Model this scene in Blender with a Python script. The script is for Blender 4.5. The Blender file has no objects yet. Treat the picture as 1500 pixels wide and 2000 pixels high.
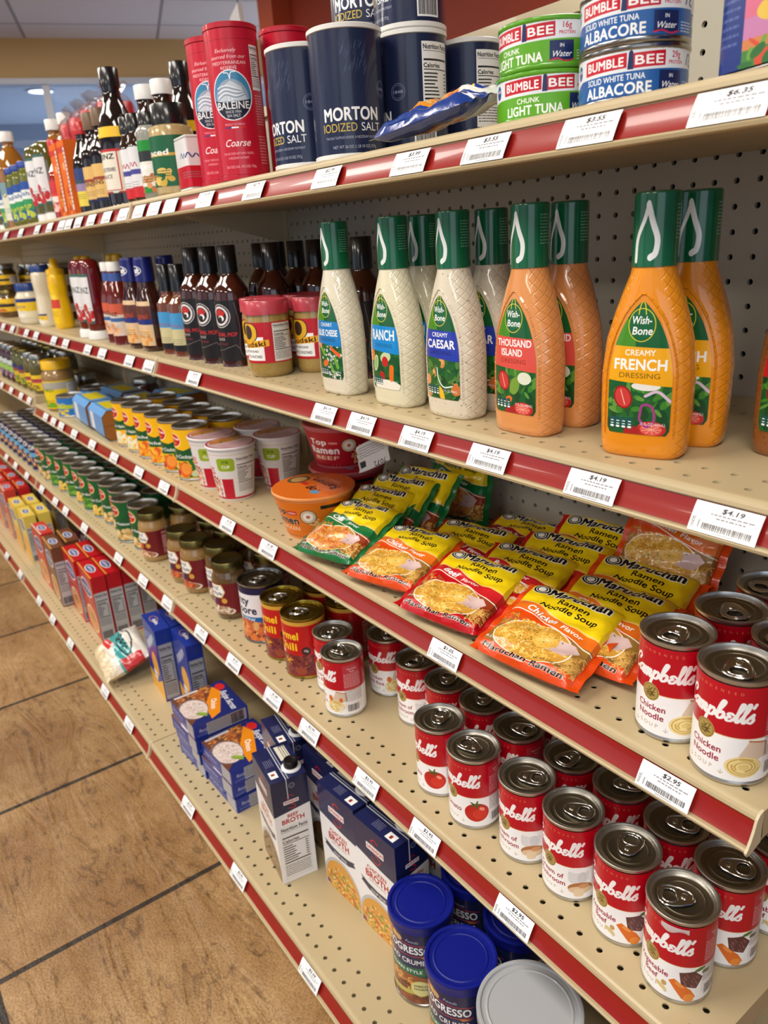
import bpy, math, random
import numpy as np
from mathutils import Matrix, Vector

# ------------------------------------------------------------------ camera, light, exposure
SC = bpy.context.scene
COL = SC.collection
SC.view_settings.view_transform = 'Standard'
SC.view_settings.look = 'None'
SC.view_settings.gamma = 1.0
SC.view_settings.use_curve_mapping = False
SC.view_settings.exposure = -0.8

def setup_camera():
    yaw, pitch, roll, fpx = 0.96034, -0.35005, -0.06489, 1481.24
    cy, sy, cp, sp = math.cos(yaw), math.sin(yaw), math.cos(pitch), math.sin(pitch)
    fwd = Vector((-sy * cp, cy * cp, sp)); right = Vector((cy, sy, 0)); up = right.cross(fwd)
    cr, sr = math.cos(roll), math.sin(roll)
    r2 = right * cr + up * sr; u2 = up * cr - right * sr
    cd = bpy.data.cameras.new('camera'); ob = bpy.data.objects.new('camera', cd); COL.objects.link(ob)
    m = Matrix((r2, u2, -fwd)).transposed().to_4x4(); m.translation = Vector((1.4436, -0.5062, 1.0046))
    ob.matrix_world = m
    cd.sensor_fit = 'VERTICAL'; cd.sensor_height = 9.264; cd.sensor_width = 6.948
    cd.lens = fpx / 2000 * 9.264
    cd.clip_start = 0.02
    cd.dof.use_dof = True; cd.dof.focus_distance = 0.78; cd.dof.aperture_fstop = 2.2
    SC.camera = ob
setup_camera()

W = bpy.data.worlds.new('daylight'); SC.world = W; W.use_nodes = True
WB = W.node_tree.nodes['Background']; WB.inputs[0].default_value = (0.52, 0.70, 1.0, 1); WB.inputs[1].default_value = 0.30
FLOOR_Z, CEIL_Z = -0.15, 2.45

def lamp(name, loc, size, energy, col, rot=(0, 0, 0)):
    l = bpy.data.lights.new(name, 'AREA'); l.shape = 'RECTANGLE'; l.size, l.size_y = size
    l.energy = energy; l.color = col
    o = bpy.data.objects.new(name, l); COL.objects.link(o); o.location = loc; o.rotation_euler = rot
    return o
# fluorescent troffers in the store ceiling (their light), the visible fixtures are built below
TROFFERS = [(2.0, -1.1), (0.2, -1.1), (-1.6, -1.1), (-3.4, -1.1), (2.0, -3.4), (-0.4, -3.4), (-2.8, -3.4), (0.2, 1.5), (-3.3, 0.75)]
for tx, ty in TROFFERS:
    lamp('ceiling_lamp', (tx, ty, CEIL_Z - 0.03), (1.15, 0.55), 50 if ty < 0 else 30, (1.0, 0.94, 0.84))
# added cool lamps behind the camera, fill for the far ceiling and shelf fronts
lamp('window_daylight', (-3.2, -4.3, 1.2), (4.5, 1.8), 30, (0.84, 0.91, 1.0), (math.radians(98), 0, 0))
lamp('window_daylight', (1.2, -4.3, 1.2), (3.0, 1.8), 12, (0.84, 0.91, 1.0), (math.radians(95), 0, 0))
lamp('window_daylight', (-4.0, 3.7, 1.0), (1.8, 1.4), 70, (0.9, 0.94, 1.0), (math.radians(128), 0, math.radians(168)))  # added lamp behind the shelving, brightens the far wall and ceiling
# shop-front daylight behind and to the right of the camera
lamp('window_daylight', (4.6, -3.0, 1.35), (3.2, 2.0), 45, (0.78, 0.88, 1.0), (math.radians(90), 0, math.radians(62)))
# ------------------------------------------------------------------ helpers
PI = math.pi
def lin(c):
    return tuple((v / 12.92 if v <= 0.04045 else ((v + 0.055) / 1.055) ** 2.4) for v in (x / 255 for x in c))
MATS = {}
def mat(name, c, rough=0.5, metal=0.0, coat=0.0, trans=0.0, ior=1.45, alpha=1.0, noise=None, bump=None, sss=0.0):
    if name in MATS: return MATS[name]
    m = bpy.data.materials.new(name); m.use_nodes = True; n = m.node_tree; b = n.nodes['Principled BSDF']
    b.inputs['Base Color'].default_value = (*lin(c), 1); b.inputs['Roughness'].default_value = rough
    b.inputs['Metallic'].default_value = metal; b.inputs['Coat Weight'].default_value = coat
    b.inputs['Transmission Weight'].default_value = trans; b.inputs['IOR'].default_value = ior
    b.inputs['Alpha'].default_value = alpha
    if noise or bump:
        tc = n.nodes.new('ShaderNodeTexCoord'); nt = n.nodes.new('ShaderNodeTexNoise')
        nt.inputs['Scale'].default_value = (noise or bump)[0]; nt.inputs['Detail'].default_value = 5
        n.links.new(tc.outputs['Object'], nt.inputs['Vector'])
        if noise:
            mx = n.nodes.new('ShaderNodeMix'); mx.data_type = 'RGBA'
            mx.inputs[6].default_value = (*lin(c), 1); mx.inputs[7].default_value = (*lin(noise[1]), 1)
            n.links.new(nt.outputs[0], mx.inputs[0]); n.links.new(mx.outputs[2], b.inputs['Base Color'])
        if bump:
            bp = n.nodes.new('ShaderNodeBump'); bp.inputs['Strength'].default_value = bump[1]; bp.inputs['Distance'].default_value = 0.002
            n.links.new(nt.outputs[0], bp.inputs['Height']); n.links.new(bp.outputs[0], b.inputs['Normal'])
    MATS[name] = m
    return m

def imat(name, img, rough=0.35, coat=0.0, metal=0.0, crinkle=None):
    if name in MATS: return MATS[name]
    m = mat(name, (255, 255, 255), rough, metal, coat); n = m.node_tree
    t = n.nodes.new('ShaderNodeTexImage'); t.image = img; t.extension = 'EXTEND'
    n.links.new(t.outputs[0], n.nodes['Principled BSDF'].inputs['Base Color'])
    if crinkle:
        tc = n.nodes.new('ShaderNodeTexCoord'); nt = n.nodes.new('ShaderNodeTexNoise'); nt.inputs['Scale'].default_value = crinkle[0]
        nt.inputs['Detail'].default_value = 3; nt.inputs['Distortion'].default_value = 1.5
        bp = n.nodes.new('ShaderNodeBump'); bp.inputs['Strength'].default_value = crinkle[1]; bp.inputs['Distance'].default_value = 0.004
        n.links.new(tc.outputs['Object'], nt.inputs['Vector']); n.links.new(nt.outputs[0], bp.inputs['Height'])
        n.links.new(bp.outputs[0], n.nodes['Principled BSDF'].inputs['Normal'])
    return m

def obj(name, me, parent=None, loc=None, rot=None):
    o = bpy.data.objects.new(name, me); COL.objects.link(o)
    if parent: o.parent = parent
    if loc is not None: o.location = loc
    if rot is not None: o.rotation_euler = rot
    return o
def mesh(name, V, F, mats, uv=None, mi=None, smooth=True, angle=40):
    """uv: one (u,v) per vertex, or a list per face"""
    me = bpy.data.meshes.new(name); me.from_pydata([tuple(map(float, v)) for v in V], [], F)
    for m in (mats if isinstance(mats, (list, tuple)) else [mats]): me.materials.append(m)
    if uv is not None:
        l = me.uv_layers.new(name='UVMap'); k = 0; flat = []
        for fi, f in enumerate(F):
            for ci, vi in enumerate(f): flat.extend(uv[fi][ci] if len(uv) == len(F) and isinstance(uv[fi], list) else uv[vi])
        l.data.foreach_set('uv', np.array(flat, dtype=np.float32))
    if mi is not None: me.polygons.foreach_set('material_index', mi)
    me.polygons.foreach_set('use_smooth', [smooth] * len(F))
    if smooth and angle: me.set_sharp_from_angle(angle=math.radians(angle))
    me.update()
    return me
def empty(name, label, cat, loc=(0, 0, 0), rz=0.0, group=None, rot=None):
    o = bpy.data.objects.new(name, None); COL.objects.link(o); o.empty_display_size = 0.02
    o.location = loc; o.rotation_euler = rot if rot else (0, 0, rz)
    return tag(o, label, cat, group)
def tag(o, label, cat, group=None):
    o['label'] = label; o['category'] = cat
    if group: o['group'] = group
    return o
def struct(o):
    o['kind'] = 'structure'; return o
def dup(root, label, loc, rz=0.0, group=None, rot=None):
    r = root.copy(); COL.objects.link(r); r.location = loc; r.rotation_euler = rot if rot else (0, 0, rz); r['label'] = label
    if group: r['group'] = group
    for ch in list(root.children):
        c = ch.copy(); COL.objects.link(c); c.parent = r
        for g in ch.children:
            e = g.copy(); COL.objects.link(e); e.parent = c
    return r

def loft(rings, capb=True, capt=True, closed=True):
    n = len(rings[0]); V = [p for r in rings for p in r]; F = []; k = n if closed else n - 1
    for j in range(len(rings) - 1):
        for i in range(k):
            a, b = j * n + i, j * n + (i + 1) % n
            F.append((a, b, b + n, a + n))
    if capb: F.append(tuple(reversed(range(n))))
    if capt: F.append(tuple(range((len(rings) - 1) * n, len(rings) * n)))
    return V, F
def ring(r, z, n, sq=None, rip=0.0, ripn=0):
    """circle, or superellipse when sq=(a,b,p); starts at the back (+y) and runs so that the front (-y) is at half way, x rising"""
    P = []
    for i in range(n):
        t = -PI + 2 * PI * i / n; s, c = math.sin(t), math.cos(t)
        if sq:
            a, b, p = sq
            P.append((a * math.copysign(abs(s) ** (2 / p), s), -b * math.copysign(abs(c) ** (2 / p), c), z))
        else:
            q = r * (1 + rip * math.cos(ripn * t)) if ripn else r
            P.append((q * s, -q * c, z))
    return P
def lathe(prof, n=40, rip=0.0, ripn=0, capb=True, capt=True, ripz=None):
    return loft([ring(max(r, 1e-5), z, n, rip=rip if (ripz is None or ripz[0] <= z <= ripz[1]) else 0, ripn=ripn) for r, z in prof], capb, capt)
def wrap(prof, n=48, a0=-PI, a1=PI):
    """open label strip around the axis with uv 0..1 (u=.5 faces -y); prof [(r,z)]"""
    V, UV, F = [], [], []; z0, z1 = prof[0][1], prof[-1][1]
    for r, z in prof:
        for i in range(n + 1):
            t = a0 + (a1 - a0) * i / n; V.append((r * math.sin(t), -r * math.cos(t), z)); UV.append((i / n, (z - z0) / (z1 - z0)))
    for j in range(len(prof) - 1):
        for i in range(n):
            a = j * (n + 1) + i; F.append((a, a + 1, a + n + 2, a + n + 1))
    return V, F, UV
def boxgeo(x0, x1, y0, y1, z0, z1):
    V = [(x0, y0, z0), (x1, y0, z0), (x1, y1, z0), (x0, y1, z0), (x0, y0, z1), (x1, y0, z1), (x1, y1, z1), (x0, y1, z1)]
    F = [(0, 1, 5, 4), (1, 2, 6, 5), (2, 3, 7, 6), (3, 0, 4, 7), (4, 5, 6, 7), (3, 2, 1, 0)]   # front, right, back, left, top, bottom
    return V, F
UVQ = [(0, 0), (1, 0), (1, 1), (0, 1)]
def carton_mesh(name, w, d, h, mats6, bev=0.0006):
    """w along x, d along y, origin at base centre; mats6: front,right,back,left,top,bottom"""
    V, F = boxgeo(-w / 2, w / 2, -d / 2, d / 2, 0, h)
    u = []
    for m in mats6:
        if m not in u: u.append(m)
    return mesh(name, V, F, u, uv=[list(UVQ) for _ in F], mi=[u.index(m) for m in mats6], smooth=False)
def join(parts):
    V, F = [], []
    for v, f in parts:
        k = len(V); V += list(v); F += [tuple(i + k for i in q) for q in f]
    return V, F
def shift(g, dx=0, dy=0, dz=0):
    return [(x + dx, y + dy, z + dz) for x, y, z in g[0]], g[1]

# ------------------------------------------------------------------ label printing: a small vector rasteriser into generated images
_fc = bpy.data.curves.new('lettering', 'FONT'); _fo = bpy.data.objects.new('lettering', _fc); COL.objects.link(_fo)
_TC = {}
def glyphs(s, bold=0.0):
    k = (s, round(bold, 3))
    if k not in _TC:
        _fc.body = s; _fc.space_character = 1 + bold * 1.5; _fc.size = 1.0; _fc.resolution_u = 4
        dg = bpy.context.evaluated_depsgraph_get(); dg.update()
        e = _fo.evaluated_get(dg); me = e.to_mesh()
        if me is None or len(me.polygons) == 0: T = np.zeros((0, 3, 2))
        else:
            me.calc_loop_triangles(); co = np.empty(len(me.vertices) * 3); me.vertices.foreach_get('co', co); co = co.reshape(-1, 3)[:, :2]
            ix = np.empty(len(me.loop_triangles) * 3, dtype=np.int32); me.loop_triangles.foreach_get('vertices', ix)
            T = co[ix.reshape(-1, 3)]
            ar = (T[:, 1, 0] - T[:, 0, 0]) * (T[:, 2, 1] - T[:, 0, 1]) - (T[:, 2, 0] - T[:, 0, 0]) * (T[:, 1, 1] - T[:, 0, 1])
            T[ar < 0] = T[ar < 0][:, ::-1]
        e.to_mesh_clear(); _TC[k] = T
    return _TC[k]
SS = 4
def coverage(T, w, h):
    """signed-area scan conversion of consistently wound polygons given as edges (N,2,2) in pixels"""
    acc = np.zeros((h, w + 2))
    p, q = T[:, 0], T[:, 1]
    y0, y1 = p[:, 1] * SS, q[:, 1] * SS
    lo, hi = np.minimum(y0, y1), np.maximum(y0, y1)
    a = np.clip(np.ceil(lo - .5), 0, h * SS).astype(int); b = np.clip(np.ceil(hi - .5), 0, h * SS).astype(int)
    n = np.maximum(b - a, 0)
    if n.sum() == 0: return acc[:, :w]
    e = np.repeat(np.arange(len(n)), n); k = np.arange(n.sum()) - np.repeat(np.cumsum(n) - n, n) + a[e]
    t = (k + .5 - y0[e]) / (y1 - y0)[e]
    x = np.clip(p[e, 0] + t * (q[e, 0] - p[e, 0]), 0, w); s = np.where(y1[e] > y0[e], 1.0, -1.0) / SS
    c = np.floor(x).astype(int); f = x - c
    np.add.at(acc, (k // SS, c), s * (1 - f)); np.add.at(acc, (k // SS, np.minimum(c + 1, w + 1)), s * f)
    return np.clip(np.abs(np.cumsum(acc, axis=1))[:, :w], 0, 1)
class Cv:
    """canvas in millimetres, x centred on the label's front, y up from its lower edge"""
    def __init__(s, w, h, res, bg):
        s.W, s.H, s.r = w, h, res; s.w, s.h = max(4, int(w * res)), max(4, int(h * res))
        s.a = np.empty((s.h, s.w, 3), dtype=np.float32); s.a[:] = np.array(bg) / 255
    def px(s, P):
        P = np.asarray(P, float); return np.stack([(P[..., 0] + s.W / 2) * s.r, P[..., 1] * s.r], -1)
    def blend(s, cov, c, x0=0, y0=0):
        h, w = cov.shape; t = s.a[y0:y0 + h, x0:x0 + w]; t += (np.array(c, dtype=np.float32) / 255 - t) * cov[..., None]
    def edges(s, E, c, al=1.0):
        if len(E) == 0: return
        lo = np.floor(E.reshape(-1, 2).min(0)).astype(int) - 1; hi = np.ceil(E.reshape(-1, 2).max(0)).astype(int) + 2
        lo = np.maximum(lo, 0); hi = np.minimum(hi, [s.w, s.h])
        if (hi <= lo).any(): return
        s.blend(coverage(E - lo, *(hi - lo)) * al, c, lo[0], lo[1])
    def poly(s, P, c, al=1.0):
        Q = s.px(P); s.edges(np.stack([Q, np.roll(Q, -1, 0)], 1), c, al)
    def rect(s, x, y, w, h, c, al=1.0): s.poly([(x, y), (x + w, y), (x + w, y + h), (x, y + h)], c, al)
    def ell(s, x, y, rx, ry, c, rot=0.0, al=1.0, n=36):
        t = np.linspace(0, 2 * PI, n, endpoint=False); cx, sy = rx * np.cos(t), ry * np.sin(t); cr, sr = math.cos(rot), math.sin(rot)
        s.poly(np.stack([x + cx * cr - sy * sr, y + cx * sr + sy * cr], 1), c, al)
    def rrect(s, x, y, w, h, r, c, rot=0.0, al=1.0):
        P = []
        for cx, cy, a in ((w - r, r, -90), (w - r, h - r, 0), (r, h - r, 90), (r, r, 180)):
            for k in range(7):
                t = math.radians(a + 15 * k); P.append((x + cx + r * math.cos(t), y + cy + r * math.sin(t)))
        if rot:
            mx, my = x + w / 2, y + h / 2; cr, sr = math.cos(rot), math.sin(rot)
            P = [(mx + (a - mx) * cr - (b - my) * sr, my + (a - mx) * sr + (b - my) * cr) for a, b in P]
        s.poly(P, c, al)
    def line(s, P, wd, c, pen=0.0, al=1.0):
        """round stroke; pen>0 thins the upstrokes"""
        Q = s.px(P); wpx = wd * s.r / 2
        lo = np.maximum(np.floor(Q.min(0) - wpx - 1).astype(int), 0); hi = np.minimum(np.ceil(Q.max(0) + wpx + 2).astype(int), [s.w, s.h])
        if (hi <= lo).any(): return
        cov = np.zeros((hi[1] - lo[1], hi[0] - lo[0]), dtype=np.float32)
        for a, b in zip(Q[:-1], Q[1:]):
            d = b - a; L = math.hypot(*d) + 1e-9; r = wpx * (1 - pen + pen * abs(d[1]) / L)
            l2 = np.maximum(np.floor(np.minimum(a, b) - r - 1).astype(int), lo); h2 = np.minimum(np.ceil(np.maximum(a, b) + r + 2).astype(int), hi)
            if (h2 <= l2).any(): continue
            yy, xx = np.mgrid[l2[1]:h2[1], l2[0]:h2[0]] + 0.5
            t = np.clip(((xx - a[0]) * d[0] + (yy - a[1]) * d[1]) / (L * L), 0, 1)
            ds = np.hypot(xx - a[0] - t * d[0], yy - a[1] - t * d[1])
            v = cov[l2[1] - lo[1]:h2[1] - lo[1], l2[0] - lo[0]:h2[0] - lo[0]]; np.maximum(v, np.clip(r + .5 - ds, 0, 1), out=v)
        s.blend(cov * al, c, lo[0], lo[1])
    def curve(s, P, wd, c, pen=0.0, n=6, al=1.0):
        P = np.asarray(P, float); E = np.vstack([2 * P[0] - P[1], P, 2 * P[-1] - P[-2]]); R = []
        for i in range(len(P) - 1):
            p0, p1, p2, p3 = E[i:i + 4]
            for t in np.linspace(0, 1, n, endpoint=False):
                R.append(.5 * (2 * p1 + (p2 - p0) * t + (2 * p0 - 5 * p1 + 4 * p2 - p3) * t * t + (3 * p1 - p0 - 3 * p2 + p3) * t ** 3))
        R.append(P[-1]); s.line(np.array(R), wd, c, pen, al)
    def text(s, x, y, h, t, c, al='c', w=None, b=0.0, it=0.0, rot=0.0, out=None, maxw=None, op=1.0, grow=0.0):
        """h = capital height; w forces the width; out=(colour, thickness) draws an outline under the letters"""
        T = glyphs(t, b)
        if not len(T): return
        if out:
            s.text(x, y, h, t, out[0], al, w, b, it, rot, None, maxw, 1.0, out[1])
        x0, x1 = T[..., 0].min(), T[..., 0].max(); k = h / 0.73
        kx = k if w is None else w / max(x1 - x0, 1e-6)
        if maxw and (x1 - x0) * kx > maxw: kx = maxw / (x1 - x0)
        ax = {'c': (x0 + x1) / 2, 'l': x0, 'r': x1}[al]
        X = (T[..., 0] - ax) * kx + it * T[..., 1] * k; Y = T[..., 1] * k
        cr, sr = math.cos(rot), math.sin(rot)
        Q = s.px(np.stack([x + X * cr - Y * sr, y + X * sr + Y * cr], -1))
        E = np.concatenate([Q[:, [0, 1]], Q[:, [1, 2]], Q[:, [2, 0]]])
        rad = max(0, b + grow) * min(k, kx * 1.15) * s.r           # heavier weights: the letter spread outwards
        if rad < .15: s.edges(E, c, op); return
        lo = np.maximum(np.floor(E.reshape(-1, 2).min(0) - rad).astype(int) - 1, 0); hi = np.minimum(np.ceil(E.reshape(-1, 2).max(0) + rad).astype(int) + 2, [s.w, s.h])
        if (hi <= lo).any(): return
        cov = coverage(E - lo, *(hi - lo))
        for i in range(12): a = 2 * PI * i / 12; cov = np.maximum(cov, coverage(E - lo + np.array([math.cos(a), math.sin(a)]) * rad, *(hi - lo)))
        s.blend(cov * op, c, lo[0], lo[1])
    def img(s, name):
        im = bpy.data.images.new(name, s.w, s.h)
        A = np.ones((s.h, s.w, 4), dtype=np.float32); A[..., :3] = np.clip(s.a, 0, 1)
        im.pixels.foreach_set(A.ravel()); im.update(); im.pack()
        return im
    # printed pictures and small print
    def scrawl(s, x, y, w, h, c, rng, rot=0.0):
        """lettering too far off to read: an uneven handwritten stroke"""
        P = []; n = 9
        for i in range(n): u = (i / (n - 1) - .5) * w; v = (.5 if i % 2 else -.5) * h * rng.uniform(.5, 1); P.append((x + u * math.cos(rot) - v * math.sin(rot), y + u * math.sin(rot) + v * math.cos(rot)))
        s.curve(P, h * .24, c, .5)
    def para(s, x, y, w, n, lh, c, rng, th=0.35):
        for i in range(n):
            xx = x
            while xx < x + w:
                l = rng.uniform(1.2, 4.5); l = min(l, x + w - xx)
                if l > .6: s.rect(xx, y - i * lh, l, lh * th, c, .85)
                xx += l + .8
    def barcode(s, x, y, w, h, rng, c=(20, 20, 25), vert=False):
        p = 0.0; L = h if vert else w
        while p < L:
            t = rng.choice((.35, .6, .9)); t = min(t, L - p)
            s.rect(x, y + p, w, t, c) if vert else s.rect(x + p, y, t, h, c)
            p += t + rng.choice((.35, .6))
    def nutrition(s, x, y, w, h, rng, bg=(240, 238, 235), fg=(25, 25, 28), title='Nutrition Facts'):
        s.rect(x, y, w, h, bg); s.text(x + w / 2, y + h * .91, h * .06, title, fg, w=w * .9, b=.025)
        for f, t in ((.885, .3), (.77, 1.4), (.66, .7), (.3, 1.3)): s.rect(x + w * .05, y + h * f, w * .9, t * h / 60, fg)
        s.text(x + w * .05, y + h * .69, h * .055, 'Calories', fg, 'l', b=.025)
        for i in range(7):
            yy = y + h * (.61 - i * .043); s.rect(x + w * .05, yy, w * rng.uniform(.3, .6), h * .018, fg, .9); s.rect(x + w * .82, yy, w * .1, h * .018, fg, .9)
        s.para(x + w * .05, y + h * .25, w * .88, 6, h * .036, fg, rng)
    def noodles(s, x, y, rx, ry, cols, n, rng, wd=1.6):
        for i in range(n):
            a, r = rng.uniform(0, 2 * PI), math.sqrt(rng.random()); cx, cy = x + rx * r * math.cos(a), y + ry * r * math.sin(a); t = rng.uniform(0, 2 * PI); P = []
            for k in range(5): P.append((cx, cy)); cx += 2.0 * math.cos(t); cy += 2.0 * math.sin(t); t += rng.uniform(-1.5, 1.5)
            s.curve(P, wd * rng.uniform(.7, 1.15), rng.choice(cols), n=3)
    def leaves(s, x0, y0, w, h, cols, n, rng, sz=4):
        for i in range(n):
            s.ell(x0 + w * rng.random(), y0 + h * rng.random(), sz * rng.uniform(.5, 1.3), sz * rng.uniform(.2, .6), rng.choice(cols), rng.uniform(0, PI))
def shade(c, f): return tuple(min(255, max(0, v * f)) for v in c)
# ------------------------------------------------------------------ label artwork
RED, NAVY, WHITE, INK = (186, 14, 34), (22, 28, 62), (248, 248, 248), (24, 22, 26)
SCRIPT = [
 [(1.55, 1.5), (1.8, 2.0), (1.5, 2.35), (1.0, 1.95), (.65, 1.2), (.6, .4), (.95, 0), (1.5, .2), (1.85, .6)],
 [(2.65, .85), (2.35, 1.0), (2.0, .6), (2.05, .1), (2.35, .1), (2.65, .6), (2.72, .98)], [(2.72, .98), (2.65, .35), (2.75, .03), (3.0, .3)],
 [(3.0, .3), (3.1, .95), (3.1, 0)], [(3.1, .6), (3.4, 1.0), (3.55, .8), (3.5, 0)], [(3.52, .6), (3.8, 1.0), (3.98, .8), (3.92, .15), (4.1, .02), (4.3, .3)],
 [(4.45, 1.0), (4.35, -.9)], [(4.42, .6), (4.75, 1.02), (5.05, .7), (4.95, .15), (4.65, 0), (4.42, .25)],
 [(5.2, .3), (5.65, 1.6), (5.75, 2.2), (5.55, 2.3), (5.42, 1.6), (5.42, .4), (5.65, 0), (6.0, .2), (6.05, .7), (5.8, .95), (5.6, .75)],
 [(7.0, .85), (6.7, 1.0), (6.5, .8), (6.75, .55)], [(6.75, .55), (6.42, .3), (6.6, 0), (6.95, .08), (7.2, .4)],
 [(7.2, .4), (7.6, 1.6), (7.65, 2.2), (7.45, 2.3), (7.4, 1.5), (7.42, .3), (7.6, 0), (7.85, .35)],
 [(7.85, .4), (8.25, 1.6), (8.3, 2.2), (8.1, 2.3), (8.05, 1.5), (8.07, .3), (8.25, 0), (8.45, .3)],
 [(8.85, 2.3), (8.72, 1.9)], [(8.5, .35), (8.95, 1.05), (9.0, .7), (9.15, .35), (8.95, .02), (8.62, .1)]]
IMG = {}
def art(f):
    def g(*a):
        k = (f.__name__,) + a
        if k not in IMG: IMG[k] = f(random.Random(hash(k[0]) % 1 + len(str(a)) * 7 + 3), *a).img('_'.join(str(v) for v in k)[:50])
        return IMG[k]
    return g

SOUPS = {'noodle': ('Chicken', 'Noodle'), 'tomato': ('Tomato', ''), 'mushroom': ('Cream of', 'Mushroom'), 'beef': ('Vegetable', 'Beef'), 'rice': ('Chicken', 'with Rice')}
@art
def soup(R, v):
    c = Cv(207.3, 91, 5, (250, 250, 252))
    c.rect(-104, 43, 208, 48, (188, 8, 32)); c.rect(-104, 42.4, 208, .7, (215, 170, 110))
    for st in SCRIPT:
        P = [(-32 + 7.7 * (x + .25 * y), 58 + 7.6 * y) for x, y in st]; c.curve(P, 3.1, WHITE, .42)
    for i, ch in enumerate('CONDENSED'): c.text(-13 + i * 5.2, 83.5, 2.7, ch, (215, 150, 100))
    gold = (176, 150, 84)
    c.ell(1, 43, 9, 9, (196, 172, 104)); c.ell(1, 43, 8.3, 8.3, (120, 98, 44)); c.ell(1, 43, 7.6, 7.6, gold)
    for i in range(14): c.line([(1 + R.uniform(-5, 5), 43 + R.uniform(-5, 5)), (1 + R.uniform(-5, 5), 43 + R.uniform(-5, 5))], .7, (88, 70, 30))
    a, b = SOUPS[v]; col = (150, 18, 52)
    if b: c.text(2, 25, 6.4, a, col, b=0.0186, maxw=44); c.text(2, 16, 6.4, b, col, b=0.0186, maxw=44)
    else: c.text(0, 20, 7, a, col, b=0.0186, maxw=40)
    for i, ch in enumerate('SOUP'): c.text(-7.5 + i * 5.6, 7.2, 4.2, ch, (176, 160, 128))
    for px in (18, -14): c.line([(px, 5), (px, 9)], .5, (180, 168, 140)); c.line([(px - 2, 7), (px, 5), (px + 2, 7)], .5, (180, 168, 140))
    fx = 34; sx = 1.3; px0 = c.px; c.px = lambda P: px0(np.stack([fx + 2 + (np.asarray(P, float)[..., 0] - fx) * sx, 21 + (np.asarray(P, float)[..., 1] - 19) * sx], -1))
    if v == 'tomato':
        c.ell(fx, 19, 12, 10.5, (196, 30, 24)); c.ell(fx + 3, 17, 7, 6, (214, 50, 36)); c.ell(fx + 5, 23, 3, 1.8, (240, 150, 130), -.5)
        for k in range(5): c.ell(fx - 1 + 3 * math.cos(k * 1.25), 28 + 1.6 * math.sin(k * 1.25), 3.4, .9, (70, 96, 40), k * 1.25)
        c.line([(fx - 1, 28), (fx + 1, 32)], 1, (80, 96, 40))
    elif v == 'mushroom':
        c.rrect(fx - 9, 19, 18, 15, 5, (222, 222, 224)); c.ell(fx, 33, 9, 3, (245, 245, 246)); c.ell(fx + 3, 25, 4, 6, (205, 206, 210))
        c.ell(fx + 2, 14, 11, 6, (176, 112, 66)); c.ell(fx + 2, 12, 10.5, 4, (226, 196, 160)); c.rrect(fx - 4, 5, 9, 8, 3, (232, 208, 176)); c.ell(fx + 5, 16, 5, 2.4, (206, 146, 96))
    elif v == 'beef':
        c.poly([(fx - 3, 18), (fx - 5, 30), (fx + 6, 32), (fx + 13, 25), (fx + 8, 15)], (92, 50, 52))
        for i in range(16): x = fx + R.uniform(-3, 9); y = R.uniform(18, 30); c.line([(x, y), (x + 1.5, y - 3)], .7, (150, 96, 92))
        c.poly([(fx - 12, 20), (fx - 8, 23), (fx + 4, 14), (fx + 8, 7), (fx + 3, 2), (fx - 2, 5)], (226, 112, 34)); c.ell(fx + 3, 6, 4, 4, (240, 144, 60)); c.ell(fx - 4, 18, 4, 1.6, (240, 150, 70), -.6)
        c.ell(fx + 10, 33, 4.5, 1.6, (84, 120, 50), .3); c.rrect(fx + 12, 28, 7, 3, 1, (90, 104, 56)); c.ell(fx - 17, 11, 5, 2, (222, 200, 140), -.5); c.ell(fx - 15, 15, 2, 2.4, (200, 160, 100))
    else:
        c.poly([(fx - 4, 22), (fx + 2, 34), (fx + 14, 32), (fx + 15, 22), (fx + 6, 18)], (222, 200, 180)); c.line([(fx + 2, 34), (fx + 14, 32), (fx + 15, 22)], 1.6, (190, 120, 80))
        c.ell(fx, 14, 12, 8, (232, 206, 132))
        for k in range(7): c.curve([(fx + 11 * math.cos(t + k) * (1 - k * .1), 14 + 7 * math.sin(t + k) * (1 - k * .1)) for t in np.linspace(0, 5, 8)], 1.5, ((245, 226, 164), (206, 170, 90))[k % 2])
        if v == 'rice':
            for i in range(18): c.ell(fx + R.uniform(-12, 12), R.uniform(6, 16), 2, .8, (240, 232, 210), R.uniform(0, 3))
            c.ell(fx - 6, 24, 3, 4, (222, 110, 40))
    c.px = px0
    # side panels
    c.rect(52, 8, 30, 78, (200, 190, 190), .25); c.text(67, 78, 3, 'Nutrition', (235, 220, 214), b=0.0124); c.text(67, 73.5, 3, 'Facts', (235, 220, 214), b=0.0124)
    c.para(53, 70, 28, 9, 2.7, (232, 205, 205), R); c.para(53, 41, 30, 9, 2.2, (70, 60, 66), R); c.barcode(56, 5, 20, 12, R); c.para(-84, 80, 30, 10, 2.6, (232, 205, 205), R); c.para(-84, 38, 30, 12, 2.4, (90, 80, 86), R)
    c.ell(46, 26, 3, 4, (222, 110, 40)) if v == 'rice' else None
    return c
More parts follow.
